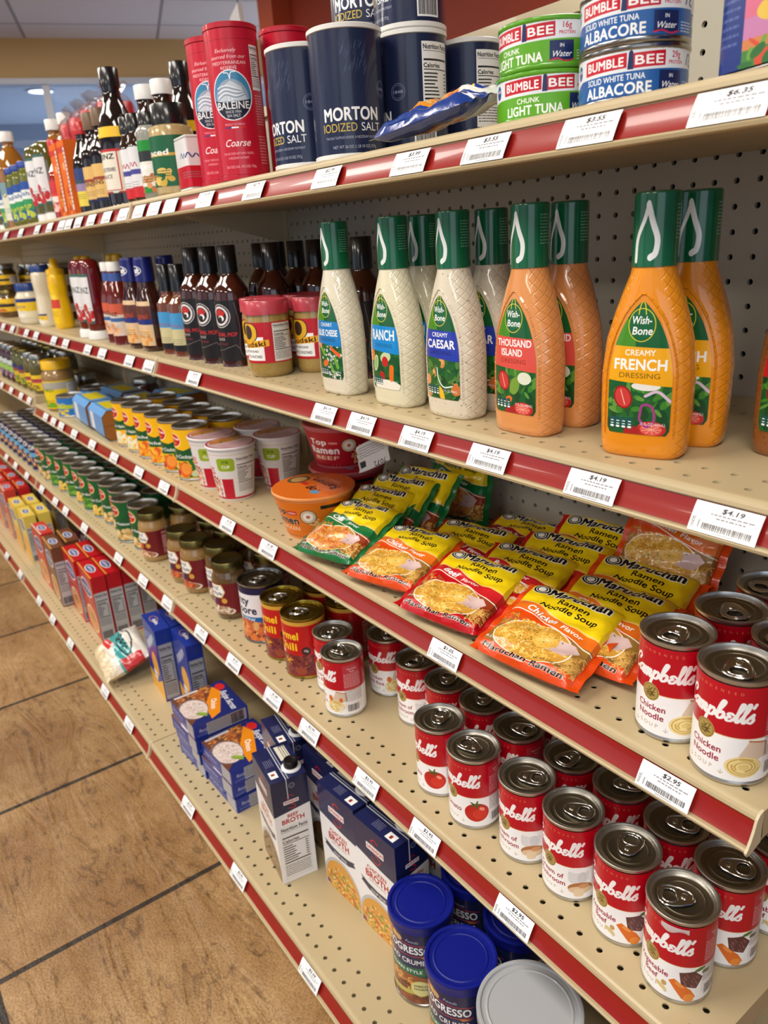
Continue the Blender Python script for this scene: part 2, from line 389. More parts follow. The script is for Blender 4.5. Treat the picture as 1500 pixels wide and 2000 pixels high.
@art
def chili(R):
    c = Cv(238, 100, 4, (190, 22, 24)); c.rect(-119, 93, 238, 7, (214, 160, 60)); Y = (250, 206, 40)
    c.text(-2, 68, 14, 'Hormel', Y, b=0.031, w=56); c.text(0, 48, 14, 'Chili', Y, b=0.031, w=44)
    c.ell(38, 47, 8, 8, (60, 30, 36)); c.text(38, 46, 4, '15g', WHITE, b=0.0186); c.rect(-40, 40, 34, 4.5, (250, 240, 220)); c.text(-23, 40.8, 3, 'BEANS', INK, b=0.0124)
    c.rrect(-42, -6, 92, 45, 6, (120, 44, 44))
    for i in range(260): c.ell(R.uniform(-42, 50), R.uniform(0, 38), R.uniform(1.5, 3.4), R.uniform(1, 2.4), R.choice([(134, 58, 52), (96, 30, 36), (160, 76, 60), (112, 40, 60), (76, 26, 26)]), R.uniform(0, 3))
    for i in range(10): a = R.uniform(0, 6.28); c.line([(2, 27), (2 + 9 * math.cos(a), 27 + 7 * math.sin(a))], 1.3, (236, 170, 50))
    c.ell(26, 10, 10, 7, (150, 66, 46)); c.nutrition(62, 8, 34, 78, R, (190, 22, 24), (245, 220, 200)); c.rect(-119, 0, 238, 3, (150, 20, 24)); c.barcode(-96, 12, 16, 60, R, vert=True)
    return c
@art
def stew(R):
    c = Cv(270, 104, 3, (232, 232, 236)); c.rect(-135, 92, 270, 12, (20, 24, 70)); c.text(-6, 72, 15, 'Dinty', NAVY, b=0.031, w=52); c.text(4, 54, 15, 'Moore', NAVY, b=0.031, w=60)
    c.poly([(-50, 48), (60, 48), (60, 30), (-50, 40)], (20, 96, 168)); c.text(6, 39.5, 6.5, 'BEEF STEW', WHITE, b=0.0186, w=48)
    c.ell(2, 16, 58, 26, (206, 92, 46), al=.9)
    for i in range(60): c.ell(R.uniform(-50, 56), R.uniform(0, 34), R.uniform(3, 8), R.uniform(2, 6), R.choice([(150, 62, 40), (222, 122, 50), (226, 170, 110), (120, 52, 36), (236, 140, 70)]), R.uniform(0, 3))
    c.nutrition(72, 6, 40, 84, R); return c
@art
def gravy(R, v):
    base = (112, 16, 28); c = Cv(214, 68, 4, base); sub = {'turkey': (196, 92, 30), 'beef': (24, 40, 96), 'mushroom': (80, 36, 84)}[v]
    c.poly([(-34, 44), (-30, 66), (22, 66), (28, 50), (20, 36), (-30, 34)], (212, 184, 120)); c.poly([(-32, 45), (-28, 64), (20, 64), (26, 50), (18, 38), (-28, 36)], WHITE)
    c.text(-4, 54, 7, 'HEINZ', INK, b=0.0186, w=38); c.text(-3, 42, 9, 'HomeStyle', INK, it=.3, b=0.0124, w=46); c.rrect(-30, 21, 40, 13, 2, sub); c.text(-10, 28, 4, 'SAVORY', WHITE, b=0.0124); c.text(-10, 22.5, 4, 'GRAVY', WHITE, b=0.0124); c.ell(24, 30, 6, 6, (206, 160, 70))
    cols = {'turkey': [(232, 200, 170), (196, 120, 90), (224, 170, 130)], 'beef': [(206, 90, 46), (224, 120, 66), (170, 66, 36)], 'mushroom': [(230, 216, 196), (180, 150, 120), (206, 190, 170)]}[v]
    c.ell(2, 6, 42, 11, (236, 228, 214)); c.ell(2, 7, 38, 9, (150, 100, 66))
    for i in range(50): a = R.uniform(0, 6.3); r = math.sqrt(R.random()); c.ell(2 + 34 * r * math.cos(a), 8 + 8 * r * math.sin(a), R.uniform(3, 6), R.uniform(1.6, 3), R.choice(cols), R.uniform(0, 3))
    c.nutrition(58, 4, 30, 60, R, (150, 60, 70), (245, 225, 220)); c.barcode(-90, 8, 16, 50, R, vert=True)
    return c
@art
def veg(R, v):
    """canned fruit and vegetables: bright field, red shield, picture"""
    bg, pic = {'corn': ((14, 92, 48), [(236, 196, 90), (226, 176, 70), (246, 214, 120)]), 'potato': ((14, 92, 48), [(228, 190, 130), (206, 160, 96), (240, 210, 150)]), 'bean': ((18, 104, 46), [(96, 156, 52), (64, 128, 40), (130, 180, 70)]),
               'cocktail': ((242, 186, 18), [(226, 110, 40), (240, 150, 60), (186, 24, 40), (120, 160, 70), (244, 200, 120)]), 'pear': ((242, 186, 18), [(238, 232, 200), (226, 214, 160), (246, 240, 220)]), 'peach': ((242, 186, 18), [(240, 150, 40), (226, 96, 40), (246, 190, 60)])}[v]
    c = Cv(236, 100, 4, bg)
    c.poly([(-44, 60), (-40, 64), (4, 58), (26, 66), (26, 38), (-40, 34)], (16, 84, 46)); c.text(-6, 42, 7.5, {'cocktail': 'Fruit Cocktail', 'pear': 'Pear Halves', 'peach': 'Peaches', 'corn': 'Sweet Corn', 'potato': 'New Potatoes', 'bean': 'Green Beans'}[v], WHITE, b=0.0186, it=.2, w=58)
    c.ell(-20, 78, 21, 15, (246, 206, 40)); c.ell(-20, 78, 19.5, 13.5, WHITE); c.ell(-20, 78, 18.5, 12.5, (196, 20, 30)); c.text(-20, 79, 6, 'Del Monte', WHITE, b=0.0248, w=32); c.text(-20, 71, 3.6, 'Quality', (250, 220, 90), b=0.0124)
    if v == 'bean':
        for i in range(60): x, y = R.uniform(-40, 50), R.uniform(4, 32); c.curve([(x, y), (x + 8, y + R.uniform(-3, 3)), (x + 15, y + R.uniform(-8, 8))], 3.4, R.choice(pic))
    elif v == 'cocktail':
        c.leaves(-44, 4, 100, 30, [(40, 110, 50), (70, 130, 60)], 16, R, 9); c.ell(0, 18, 17, 16, (226, 100, 36)); c.ell(4, 20, 12, 12, (240, 150, 60)); c.ell(-22, 10, 9, 8, (170, 16, 40)); c.ell(30, 12, 16, 7, (196, 214, 170), .3); c.ell(34, 20, 10, 5, (90, 150, 80))
    else:
        for i in range(26): c.ell(R.uniform(-36, 40), R.uniform(4, 28), R.uniform(5, 11), R.uniform(4, 9), R.choice(pic), R.uniform(0, 3))
    c.nutrition(64, 8, 34, 84, R, shade(bg, 1.1), WHITE if v in ('corn', 'potato', 'bean') else INK); c.rect(-118, 0, 236, 2.5, shade(bg, .8))
    return c
@art
def navycan(R):
    c = Cv(236, 100, 3, (34, 34, 74)); c.text(0, 70, 17, 'RANCH', WHITE, b=0.031, w=60); c.poly([(-40, 60), (40, 60), (30, 44), (-30, 44)], (92, 170, 216))
    for i in range(30): c.ell(R.uniform(-36, 40), R.uniform(4, 40), 6, 4, R.choice([(226, 170, 90), (200, 130, 70), (90, 130, 190)]), R.uniform(0, 3))
    c.nutrition(64, 8, 34, 84, R, (60, 60, 100), WHITE); return c
@art
def tuna(R, v):
    g = v == 'green'; bg = (96, 170, 34) if g else (34, 92, 164); c = Cv(267, 33, 6, bg)
    c.poly([(-62, 33), (-62, 10 if not g else 15), (-45, 17), (62, 19), (62, 33)], (226, 232, 238)); c.rect(62, 17, 72, 16, (226, 232, 238)); c.rect(-134, 17, 72, 16, (226, 232, 238)); c.rect(-134, 0, 268, 1.4, shade(bg, .8))
    for x, w, t in ((-39, 37, 'BUMBLE'), (2.5, 25, 'BEE')): c.poly([(x, 19.5), (x, 30), (x + w, 31), (x + w, 20.5)], (196, 20, 40)); c.text(x + w / 2, 22, 6.6, t, WHITE, w=w * .86, b=0.0279)
    c.poly([(-1.5, 19), (-.6, 31), (1, 32.6), (2.6, 31), (3, 19)], (30, 44, 92)); c.text(38, 26, 4.6, '16g' if g else '29g', (196, 30, 60), b=0.0124); c.text(38, 21.5, 2.6, 'PROTEIN', (196, 30, 60), b=0.0124)
    c.curve([(52, 22), (55, 29), (60, 27), (57, 23), (61, 21)], 1.6, (40, 60, 120)); c.ell(-50, 24, 5, 6.4, WHITE); c.ell(-50, 24, 4.3, 5.6, (40, 80, 150)); c.text(-50, 24, 2.2, 'RAISED', WHITE, b=0.0124)
    if g: c.text(-14, 11.5, 4.2, 'CHUNK', WHITE, b=0.0186); c.text(-9, 2.6, 7.4, 'LIGHT TUNA', WHITE, w=52, b=0.0279)
    else: c.text(-12, 12, 4.4, 'SOLID WHITE TUNA', WHITE, w=48, b=0.0186); c.text(-10, 2.4, 8, 'ALBACORE', WHITE, w=54, b=0.031)
    c.rect(23, 2.5, 21, 14.6, (26, 40, 90)); c.text(33.5, 12, 2.8, 'IN', WHITE, b=0.0186); c.text(33, 5, 4.6, 'Water', WHITE, it=.35, b=0.0124); c.curve([(23, 2.6), (30, 3.6), (37, 1.6), (44, 3)], 1.2, (200, 40, 70))
    c.para(47, 9, 14, 4, 2, WHITE, R); c.rect(66, 4, 12, 12, (232, 236, 232)); c.rect(66, 4, 12, 4, (70, 140, 60)); c.nutrition(80, 1, 34, 31, R, (226, 228, 232)); c.para(-120, 14, 40, 6, 2.2, WHITE, R); c.barcode(-112, 19, 26, 11, R)
    return c
@art
def salt(R):
    bg = (26, 34, 66); c = Cv(261, 124, 4, bg)
    for i in range(46): x = R.uniform(-6, 22); y = R.uniform(84, 114); c.line([(x, y), (x - 3.2, y - R.uniform(5, 9))], .3, (150, 160, 190), al=.5)
    c.text(0, 34, 13.5, 'MORTON', WHITE, w=66, b=0.031); c.text(-15, 22.5, 9, 'IODIZED', (222, 190, 70), w=41, b=-.005); c.text(23, 22.5, 9, 'SALT', WHITE, w=25, b=-.005)
    c.text(0, 15, 2.7, 'THIS SALT SUPPLIES IODIDE, A NECESSARY NUTRIENT', (206, 208, 216), w=66); c.text(2, 5, 3.2, 'NET WT 26 OZ (1 LB 10 OZ) 737g', (206, 208, 216), w=52)
    for r, cc in ((9, (128, 134, 160)), (8.4, bg), (7, (110, 116, 144)), (6.5, bg)): c.ell(44, 66, r, r, cc)
    c.text(44, 64.4, 3.4, '1848', (160, 166, 190), w=12, b=0.0124); c.nutrition(74, 30, 40, 86, R); c.rect(62, 4, 28, 24, WHITE); c.barcode(64, 6, 24, 20, R)
    return c
@art
def redsalt(R):
    bg = (196, 22, 48); c = Cv(226, 190, 4, bg); c.text(-3, 160, 5, 'Exclusively', (250, 226, 226), it=.35); c.text(-1, 152, 5, 'sourced from our', (250, 226, 226), it=.3); c.text(0, 144.5, 4.4, 'MEDITERRANEAN', (250, 226, 226), b=0.0062); c.text(0, 138, 4.4, 'RESERVE', (250, 226, 226), b=0.0062)
    c.ell(0, 105, 29, 33, WHITE); c.ell(0, 105, 27.6, 31.6, (60, 132, 176)); c.ell(0, 100, 24, 26, (150, 166, 186))
    c.poly([(-22, 98), (-16, 114), (0, 124), (14, 116), (22, 98)], (200, 208, 220))
    for k in range(6): c.curve([(-20, 100 + 3 * k), (-8, 106 + 2.4 * k), (6, 102 + 2.5 * k), (19 - k, 106 + k)], 1.1, (236, 240, 246) if k % 2 else (110, 128, 156))
    c.curve([(0, 126), (-2, 133), (-8, 134)], 1.2, WHITE); c.curve([(0, 126), (2, 134), (8, 135)], 1.2, WHITE)
    c.poly([(-27, 100), (-10, 96), (10, 97), (27, 100), (22, 86), (12, 76), (0, 73), (-12, 76), (-22, 86)], (34, 32, 52)); c.text(-2, 98, 6, 'La', WHITE, it=.3); c.text(0, 87.5, 10, 'BALEINE', WHITE, w=46, b=0.0124); c.text(0, 82, 3.6, 'SINCE 1934', WHITE, w=22); c.text(0, 77, 3.6, 'SEA SALT', WHITE, w=19)
    c.rect(-14, 62, 28, 2, (60, 60, 140)); c.rect(-5, 62, 10, 2, WHITE); c.rect(5, 62, 10, 2, (220, 40, 40)); c.text(0, 66, 2.6, 'PRODUCT OF FRANCE', (250, 226, 226), w=28)
    c.text(0, 38, 10, 'Coarse', WHITE, it=.35, b=0.0062, w=36); c.text(0, 27, 3, 'THIS SALT DOES NOT SUPPLY IODIDE,', (250, 220, 220), w=44); c.text(0, 21, 3, 'A NECESSARY NUTRIENT', (250, 220, 220), w=30); c.text(2, 9, 3.4, '26.5 OZ (1LB, 10.5 OZ) 750g', (250, 220, 220), w=44)
    c.nutrition(32, 112, 18, 58, R); c.para(34, 104, 16, 12, 3.4, (244, 190, 196), R); c.para(34, 50, 16, 10, 4, (240, 180, 190), R); c.rect(-113, 176, 226, .8, (150, 12, 34))
    return c
WB = {'bluecheese': ((16, 126, 200), ['CHUNKY', 'BLUE CHEESE']), 'ranch': ((16, 140, 216), ['', 'RANCH']), 'caesar': ((40, 62, 176), ['CREAMY', 'CAESAR']), 'island': ((222, 84, 72), ['THOUSAND', 'ISLAND']), 'french': ((240, 170, 10), ['CREAMY', 'FRENCH']), 'italian': ((200, 30, 36), ['ROBUST', 'ITALIAN'])}
@art
def dressing(R, v):
    band, T = WB[v]; c = Cv(54, 112, 9, (16, 92, 44)); c.ell(-16, 74, 12, 24, (70, 140, 30)); c.ell(-10, 66, 22, 8, (46, 122, 36), al=.7)
    c.leaves(-28, 0, 56, 46, [(20, 84, 40), (36, 104, 44), (14, 70, 36)], 60, R, 7)
    if v in ('island', 'french', 'italian'):
        c.leaves(-26, 20, 52, 22, [(60, 130, 40), (96, 150, 60), (30, 90, 40)], 30, R, 5)
        c.ell(-13, 32, 8, 10, (150, 20, 24), .4); c.ell(-13, 32, 6.6, 8.6, (206, 60, 56), .4); c.line([(-15, 38), (-11, 26)], .8, (240, 190, 170)); c.ell(12, 6, 12, 7, (190, 40, 40)); c.ell(12, 6, 9, 5, (222, 90, 80)); c.ell(-4, 3, 7, 5, (170, 30, 34))
        for k in range(9): a = k * .7; c.line([(12, 6), (12 + 8 * math.cos(a), 6 + 4 * math.sin(a))], .6, (244, 170, 150))
        if v == 'french': c.curve([(2, 16), (4, 26), (12, 25), (14, 14), (8, 8), (2, 14)], 2.2, (160, 60, 130)); c.curve([(6, 34), (16, 38), (26, 30)], 2.4, (214, 190, 214)); c.ell(6, 42, 12, 3.6, (236, 232, 226))
        else: c.ell(2, 28, 6, 9, (120, 160, 60), -.4); c.ell(14, 36, 8, 6, (226, 232, 210)); c.ell(-6, 14, 5, 3.4, (226, 110, 40), .4)
    elif v == 'caesar':
        for x, y in ((2, 40), (-13, 28), (20, 14), (-22, 6)): c.poly([(x - 5, y - 4), (x - 4, y + 5), (x + 4, y + 6), (x + 6, y - 2), (x + 1, y - 6)], (206, 140, 70)); c.ell(x, y + 1, 3.4, 3, (224, 170, 100))
        c.leaves(-26, 4, 52, 36, [(40, 96, 44), (84, 130, 60)], 40, R, 6); c.curve([(-6, 34), (-4, 22), (4, 14), (18, 16)], 1.6, (220, 236, 226)); c.ell(0, 6, 4, 9, (236, 190, 40), .4); c.ell(-23, 20, 5, 6, (226, 150, 90)); c.ell(22, 12, 6, 6, (210, 120, 60))
    elif v == 'ranch':
        c.ell(-16, 30, 5, 10, (206, 220, 180), -.3); c.ell(-16, 30, 3.6, 8, (150, 190, 110), -.3); c.ell(4, 38, 10, 6, (200, 216, 170), .3); c.ell(3, 33, 6, 6, (196, 34, 28)); c.ell(-4, 16, 5, 5, (186, 30, 30)); c.rrect(10, 6, 7, 24, 3, (232, 112, 22), -.1); c.ell(4, 4, 24, 8, (240, 236, 220)); c.ell(-24, 40, 6, 8, (226, 120, 40)); c.rrect(10, 10, 7, 20, 3, (232, 112, 22), -.1)
    else:
        for i in range(80): c.ell(R.gauss(6, 9), R.gauss(30, 7) if i % 2 else R.gauss(6, 4), R.uniform(.6, 2.4), R.uniform(.5, 2), R.choice([(232, 230, 222), (200, 200, 206), (150, 156, 166)]))
        for x, y, a in ((-14, 36, -.9), (6, 14, -1.1), (16, 22, -1.2)): c.rrect(x - 8, y - 2.6, 16, 5.2, 2, (110, 170, 56), a)
        c.poly([(4, 44), (24, 34), (24, 28), (6, 38)], (230, 100, 30)); c.ell(-8, 20, 7, 4, (228, 110, 50), .4); c.ell(-20, 44, 5, 5, (232, 150, 110))
    c.poly([(-28, 46), (28, 42), (28, 73), (-28, 75)], band)
    if v in ('ranch',): c.text(0, 58, 12, 'RANCH', WHITE, w=41, b=0.0279); c.text(1, 49.5, 4.4, 'DRESSING', (10, 80, 130), w=32)
    elif v == 'island': c.text(0, 65.5, 6.8, T[0], WHITE, w=43, b=0.0248); c.text(-2, 56.5, 6.8, T[1], WHITE, w=27, b=0.0248); c.text(0, 49.5, 4.4, 'DRESSING', (150, 40, 30), w=32)
    else:
        c.text(0, 67.2, 4.8, T[0], WHITE, w=25, b=0.0155); c.text(0, 55.5, 9 if v != 'bluecheese' else 8, T[1], WHITE, w=43, b=0.031); c.text(0, 48.6, 4.4, 'DRESSING', shade(band, .55), w=34, b=0.0062)
    c.ell(0, 91.5, 11.2, 13.4, (222, 206, 40)); c.ell(0, 91.5, 10.5, 12.7, (14, 96, 50)); c.text(-.5, 92.5, 6.4, 'Wish-', WHITE, w=16, b=0.0186, it=.12); c.text(.5, 84, 6.4, 'Bone', WHITE, w=16, b=0.0186, it=.12); c.curve([(-3, 100), (-2, 106.5), (0, 110), (2, 106.5), (3, 100)], .8, (222, 206, 40))
    for k in range(4): c.rrect(-24 + 5.2 * k, 5, 4.6, 10, 1.6, (12, 84, 84)); c.rect(-23 + 5.2 * k, 11, 2.6, .8, WHITE); c.rect(-23 + 5.2 * k, 8.6, 2.6, .8, WHITE); c.ell(-21.7 + 5.2 * k, 6.6, 1.8, 1, WHITE)
    c.text(13, 9, 2.8, '15 FL OZ (444mL)', WHITE, w=20); return c
@art
def dresscap(R):
    c = Cv(116, 46, 6, (10, 96, 60)); c.curve([(-11, 4), (-10, 18), (-4, 30), (-1, 39)], 3.2, (232, 236, 236)); c.curve([(-1, 39), (3, 28), (7, 18), (6, 9), (2, 6)], 4.4, (232, 236, 236)); c.ell(-1, 39, 2, 3, (232, 236, 236)); c.para(24, 38, 12, 10, 2.3, (130, 176, 150), R); return c
RAM = {'chicken': ((224, 74, 16), (228, 112, 30), 'Chicken'), 'beef': ((190, 14, 26), (200, 30, 40), 'Beef'), 'chili': ((14, 110, 56), (14, 110, 56), 'Chili'), 'roast': ((150, 10, 24), (160, 16, 30), 'Roast Beef')}
@art
def ramen(R, v):
    """flattened printed wrapper: front strip 0..26, face 26..150"""
    col, wave, nm = RAM[v]; c = Cv(134, 158, 5, col); Y = (238, 208, 20)
    c.poly([(-57, 104), (-57, 158), (57, 158), (57, 88), (40, 88), (20, 91), (0, 97), (-20, 106), (-40, 110)], Y)
    c.poly([(-57, 110), (-40, 110), (-20, 106), (0, 97), (20, 91), (40, 88), (57, 88), (57, 68), (44, 70), (24, 76), (4, 82), (-20, 91), (-40, 94), (-57, 92)], wave)
    c.curve([(-57, 111), (-40, 111), (-20, 107), (0, 98), (20, 92), (57, 89)], 1.4, (250, 200, 150))
    br = [(230, 186, 84), (222, 170, 66), (240, 206, 120), (206, 150, 56)] if v in ('chicken', 'beef') else [(206, 110, 50), (224, 140, 76), (186, 90, 40), (230, 170, 110)]
    c.rect(-57, 22, 114, 48, (150, 110, 50) if v == 'chicken' else (150, 60, 30)); c.noodles(-40, 64, 22, 20, [(170, 90, 40), (196, 110, 50), (206, 150, 60)], 70, R, 1.8); c.noodles(46, 34, 22, 16, [(206, 160, 80), (186, 140, 70), (222, 180, 100)], 90, R, 1.6)
    c.ell(-4, 46, 46, 33, (250, 240, 220)); c.ell(-4, 46, 44.5, 31.5, (206, 150, 60)); c.noodles(-6, 48, 40, 27, br, 260, R, 2.0)
    c.poly([(14, 42), (22, 64), (38, 66), (46, 58), (36, 42)], (214, 186, 184)); c.ell(8, 52, 12, 8, (236, 190, 90)); c.noodles(2, 54, 18, 9, br[:2], 40, R)
    for i in range(22): c.ell(-6 + R.gauss(0, 16), 48 + R.gauss(0, 10), 1.1, .8, R.choice([(70, 120, 40), (220, 110, 40)]))
    c.curve([(-57, 90), (-40, 92), (-20, 89), (4, 80), (24, 74), (44, 68), (57, 66)], 1.6, (250, 236, 220))
    n2 = nm + ' Flavor'; L = max(26, 7 * len(nm))
    c.text(-36, 98 - 2, 9, nm, WHITE, 'l', maxw=44, b=0.0279, rot=-.26, it=.1, out=((60, 0, 0), .015)); c.text(-36 + min(44, 6.1 * len(nm)) + 5, 98 - min(44, 6.1 * len(nm)) * .27 - 3.4, 7, 'Flavor', WHITE, 'l', b=0.0186, rot=-.2, w=26)
    K = (18, 16, 16)
    c.text(6, 137, 15.5, 'Maruchan', K, w=74, b=0.0372, it=.12, rot=-.0, out=((240, 240, 230), .06))
    for r, cc in ((11, (240, 240, 230)), (10, K), (7.6, (240, 240, 230)), (6.4, K), (4.8, (240, 240, 230))): c.ell(-41, 143, r, r * .94, cc)
    c.text(6, 123, 9.5, 'Ramen', K, w=36, b=0.0217, it=.1); c.text(6, 109.5, 9.5, 'Noodle Soup', K, w=66, b=0.0217, it=.1)
    c.text(-2, 8, 10, 'Maruchan Ramen', K, w=96, b=0.031, it=.12, out=((240, 200, 190), .035)); c.text(-40, 27, 5, 'IN 3 MINUTES', WHITE, b=0.0186, w=26); c.text(24, 24, 4, 'NET WT. 3 OZ (85g)', INK, w=32, b=0.0124)
    c.rect(-67, 0, 10, 158, col); c.rect(57, 0, 10, 158, col)
    for k in range(40): c.rect(-67, k * 4, 9, .7, shade(col, .85)); c.rect(58, k * 4, 9, .7, shade(col, .85))
    return c
@art
def cupnoodle(R):
    c = Cv(260, 96, 3.5, (226, 224, 226)); c.rect(-130, 0, 260, 4, (196, 20, 40)); c.rect(-130, 90, 260, 1, (200, 180, 130)); c.rect(22, 4, 24, 38, (190, 12, 44)); c.rrect(18, 58, 34, 26, 6, (150, 176, 36)); c.text(35, 74, 5, 'STIR', (40, 80, 20), b=0.0186); c.text(35, 64, 6, 'CUP', WHITE, b=0.0248)
    c.text(-30, 72, 15, 'CUP', (200, 24, 40), b=0.0372, w=50, out=(WHITE, .05)); c.text(-24, 50, 15, 'NOODLES', (200, 24, 40), b=0.0372, w=62, out=(WHITE, .05))
    for i in range(110): c.ell(R.uniform(-56, 18), R.uniform(2, 44), R.uniform(2, 5), R.uniform(1.4, 3), R.choice([(190, 90, 50), (222, 140, 70), (160, 40, 40), (236, 186, 110), (226, 170, 170)]), R.uniform(0, 3))
    c.nutrition(54, 10, 44, 76, R, (226, 224, 224)); return c
@art
def cuplid(R):
    c = Cv(92, 92, 4, (196, 150, 156)); c.ell(0, 46, 44, 44, (170, 40, 56)); c.ell(0, 46, 41, 41, (206, 176, 180)); c.poly([(-40, 46), (-36, 66), (-16, 84), (-4, 46), (-8, 10), (-30, 18)], (190, 120, 60)); c.leaves(-30, 30, 22, 40, [(120, 140, 50), (206, 150, 80), (150, 80, 40)], 40, R, 4); c.para(4, 66, 32, 16, 3, (150, 60, 80), R); return c
@art
def bowl(R, v):
    o = v == 'orange'; bg = (228, 118, 20) if o else (176, 16, 36); c = Cv(330, 62, 3.4, bg)
    c.text(-6, 40, 10, 'Top', WHITE if not o else INK, b=0.0372, w=30, out=(WHITE, .02) if o else None); c.rrect(12, 40, 16, 7, 1.5, (200, 24, 30)); c.text(20, 41.6, 3.4, 'NISSIN', WHITE, b=0.0186, w=12); c.text(2, 24, 13, 'Ramen', INK if o else WHITE, b=0.0372, w=52, out=(WHITE, .02) if o else None); c.text(4, 13, 7, 'CHICKEN' if o else 'BEEF', (250, 226, 190), w=46, b=0.0124)
    for x in (44, -54): c.ell(x, 38, 12, 12, (60, 52, 44)); c.ell(x, 38, 11, 11, (222, 200, 170)); c.ell(x, 38, 7, 7, WHITE); c.ell(x, 38, 3, 3, (206, 120, 50))
    c.rect(62, 50, 30, 6, INK); c.noodles(66, 14, 18, 18, [(240, 214, 150), (226, 190, 110)], 60, R); c.para(96, 48, 40, 10, 3.4, (255, 230, 200), R); c.noodles(-84, 20, 20, 22, [(240, 214, 150), (226, 190, 110)], 60, R); c.rect(-165, 0, 330, 4, shade(bg, .85)); return c
@art
def bowllid(R, v):
    o = v == 'orange'; bg = (222, 110, 26) if o else (170, 16, 34); c = Cv(132, 132, 4, bg); K = INK if o else WHITE
    # the flap lies turned round: its lettering is upside down to the aisle
    c.text(16, 62, 17, 'Top', K, b=0.0372, w=34, rot=PI); c.text(6, 92, 17, 'Ramen', K, b=0.0372, w=66, rot=PI); c.rrect(-32, 58, 22, 9, 2, (206, 40, 30)); c.ell(30, 50, 10, 7, (90, 150, 190)); c.ell(-44, 66, 16, 20, (90, 74, 50)); c.ell(-44, 66, 11, 14, (190, 150, 90)); c.noodles(-44, 100, 14, 12, [(90, 70, 40), (170, 110, 50)], 40, R); c.text(0, 104, 3.4, 'RESTAURANT STYLE', (255, 240, 220), w=44, rot=PI); return c
@art
def broth_front(R, v):
    c = Cv(94, 205, 4.5, (248, 248, 250)); b = v == 'beef'; K = (186, 24, 34)
    c.poly([(-47, 148), (-20, 144), (10, 139), (47, 137), (47, 205), (-47, 205)], (28, 34, 80)); c.rrect(-20, 163, 40, 12, .8, WHITE); c.text(0, 165.4, 7, 'SWANSON', K, w=36, b=0.0248); c.curve([(7, 184), (0, 188), (-8, 182), (-2, 176)], 2.4, K); c.curve([(-2, 162), (10, 156), (8, 148), (-2, 146), (-9, 151)], 2.4, K)
    c.text(0, 122, 8, 'BEEF' if b else 'CHICKEN', K, b=0.031, w=30 if b else 44); c.text(0, 107, 13, 'BROTH', K, b=0.0372, w=52); c.text(0, 101, 3, '100% NATURAL', (150, 60, 70), w=40)
    c.poly([(-40, 88), (-22, 80), (0, 78), (22, 80), (40, 88), (36, 94), (40, 98), (22, 92), (0, 90), (-22, 92), (-40, 98), (-36, 92)], (26, 32, 74)); c.text(0, 81, 5, 'SOUP BASE', WHITE, w=34, b=0.0186)
    c.ell(0, 18, 50, 56, (196, 200, 206)); c.ell(0, 16, 46, 52, (226, 160, 60) if not b else (120, 84, 54))
    cols = [(236, 190, 90), (222, 150, 50), (246, 214, 140), (206, 90, 40), (130, 150, 60)] if not b else [(150, 104, 66), (96, 66, 44), (176, 136, 90), (120, 56, 40), (90, 110, 60)]
    for i in range(260): a = R.uniform(0, PI); r = math.sqrt(R.random()); c.ell(44 * r * math.cos(a), 12 + 50 * r * math.sin(a) - 10, R.uniform(2, 5), R.uniform(1, 2.6), R.choice(cols), R.uniform(0, 3))
    c.rect(-44, 4, 8, 8, (120, 40, 120)); return c
@art
def broth_side(R, v):
    b = v == 'beef'; c = Cv(62, 205, 4.5, (248, 248, 250)); K = (186, 24, 34); c.poly([(-31, 138), (31, 146), (31, 205), (-31, 205)], (26, 32, 74)); c.rrect(-13, 156, 26, 7, .5, WHITE); c.text(0, 157.5, 4.4, 'SWANSON', K, w=23, b=0.0248); c.curve([(5, 169), (0, 172), (-6, 167), (-2, 164)], 1.5, K); c.curve([(-1, 155), (6, 151), (4, 146), (-5, 148)], 1.5, K)
    c.ell(4, 190, 5, 5, (150, 156, 170)); c.ell(4, 190, 4, 4, (60, 66, 100)); c.text(0, 130, 6.4, 'BEEF' if b else 'CHICKEN', K, b=0.031); c.text(0, 119, 9, 'BROTH', K, b=0.031, w=38); c.nutrition(-25, 6, 50, 109, R, (238, 238, 240)); return c
@art
def broth_top(R):
    c = Cv(94, 62, 4.5, (30, 36, 82)); c.line([(-47, 31), (47, 31)], 1.2, (200, 204, 214)); c.rect(-40, 36, 40, 18, (226, 222, 206)); c.para(-38, 51, 34, 3, 4, INK, R); c.rect(18, 6, 18, 13, WHITE); c.rect(24, 9, 5, 6, (150, 40, 40)); c.para(-14, 20, 20, 5, 3, (150, 150, 170), R); return c
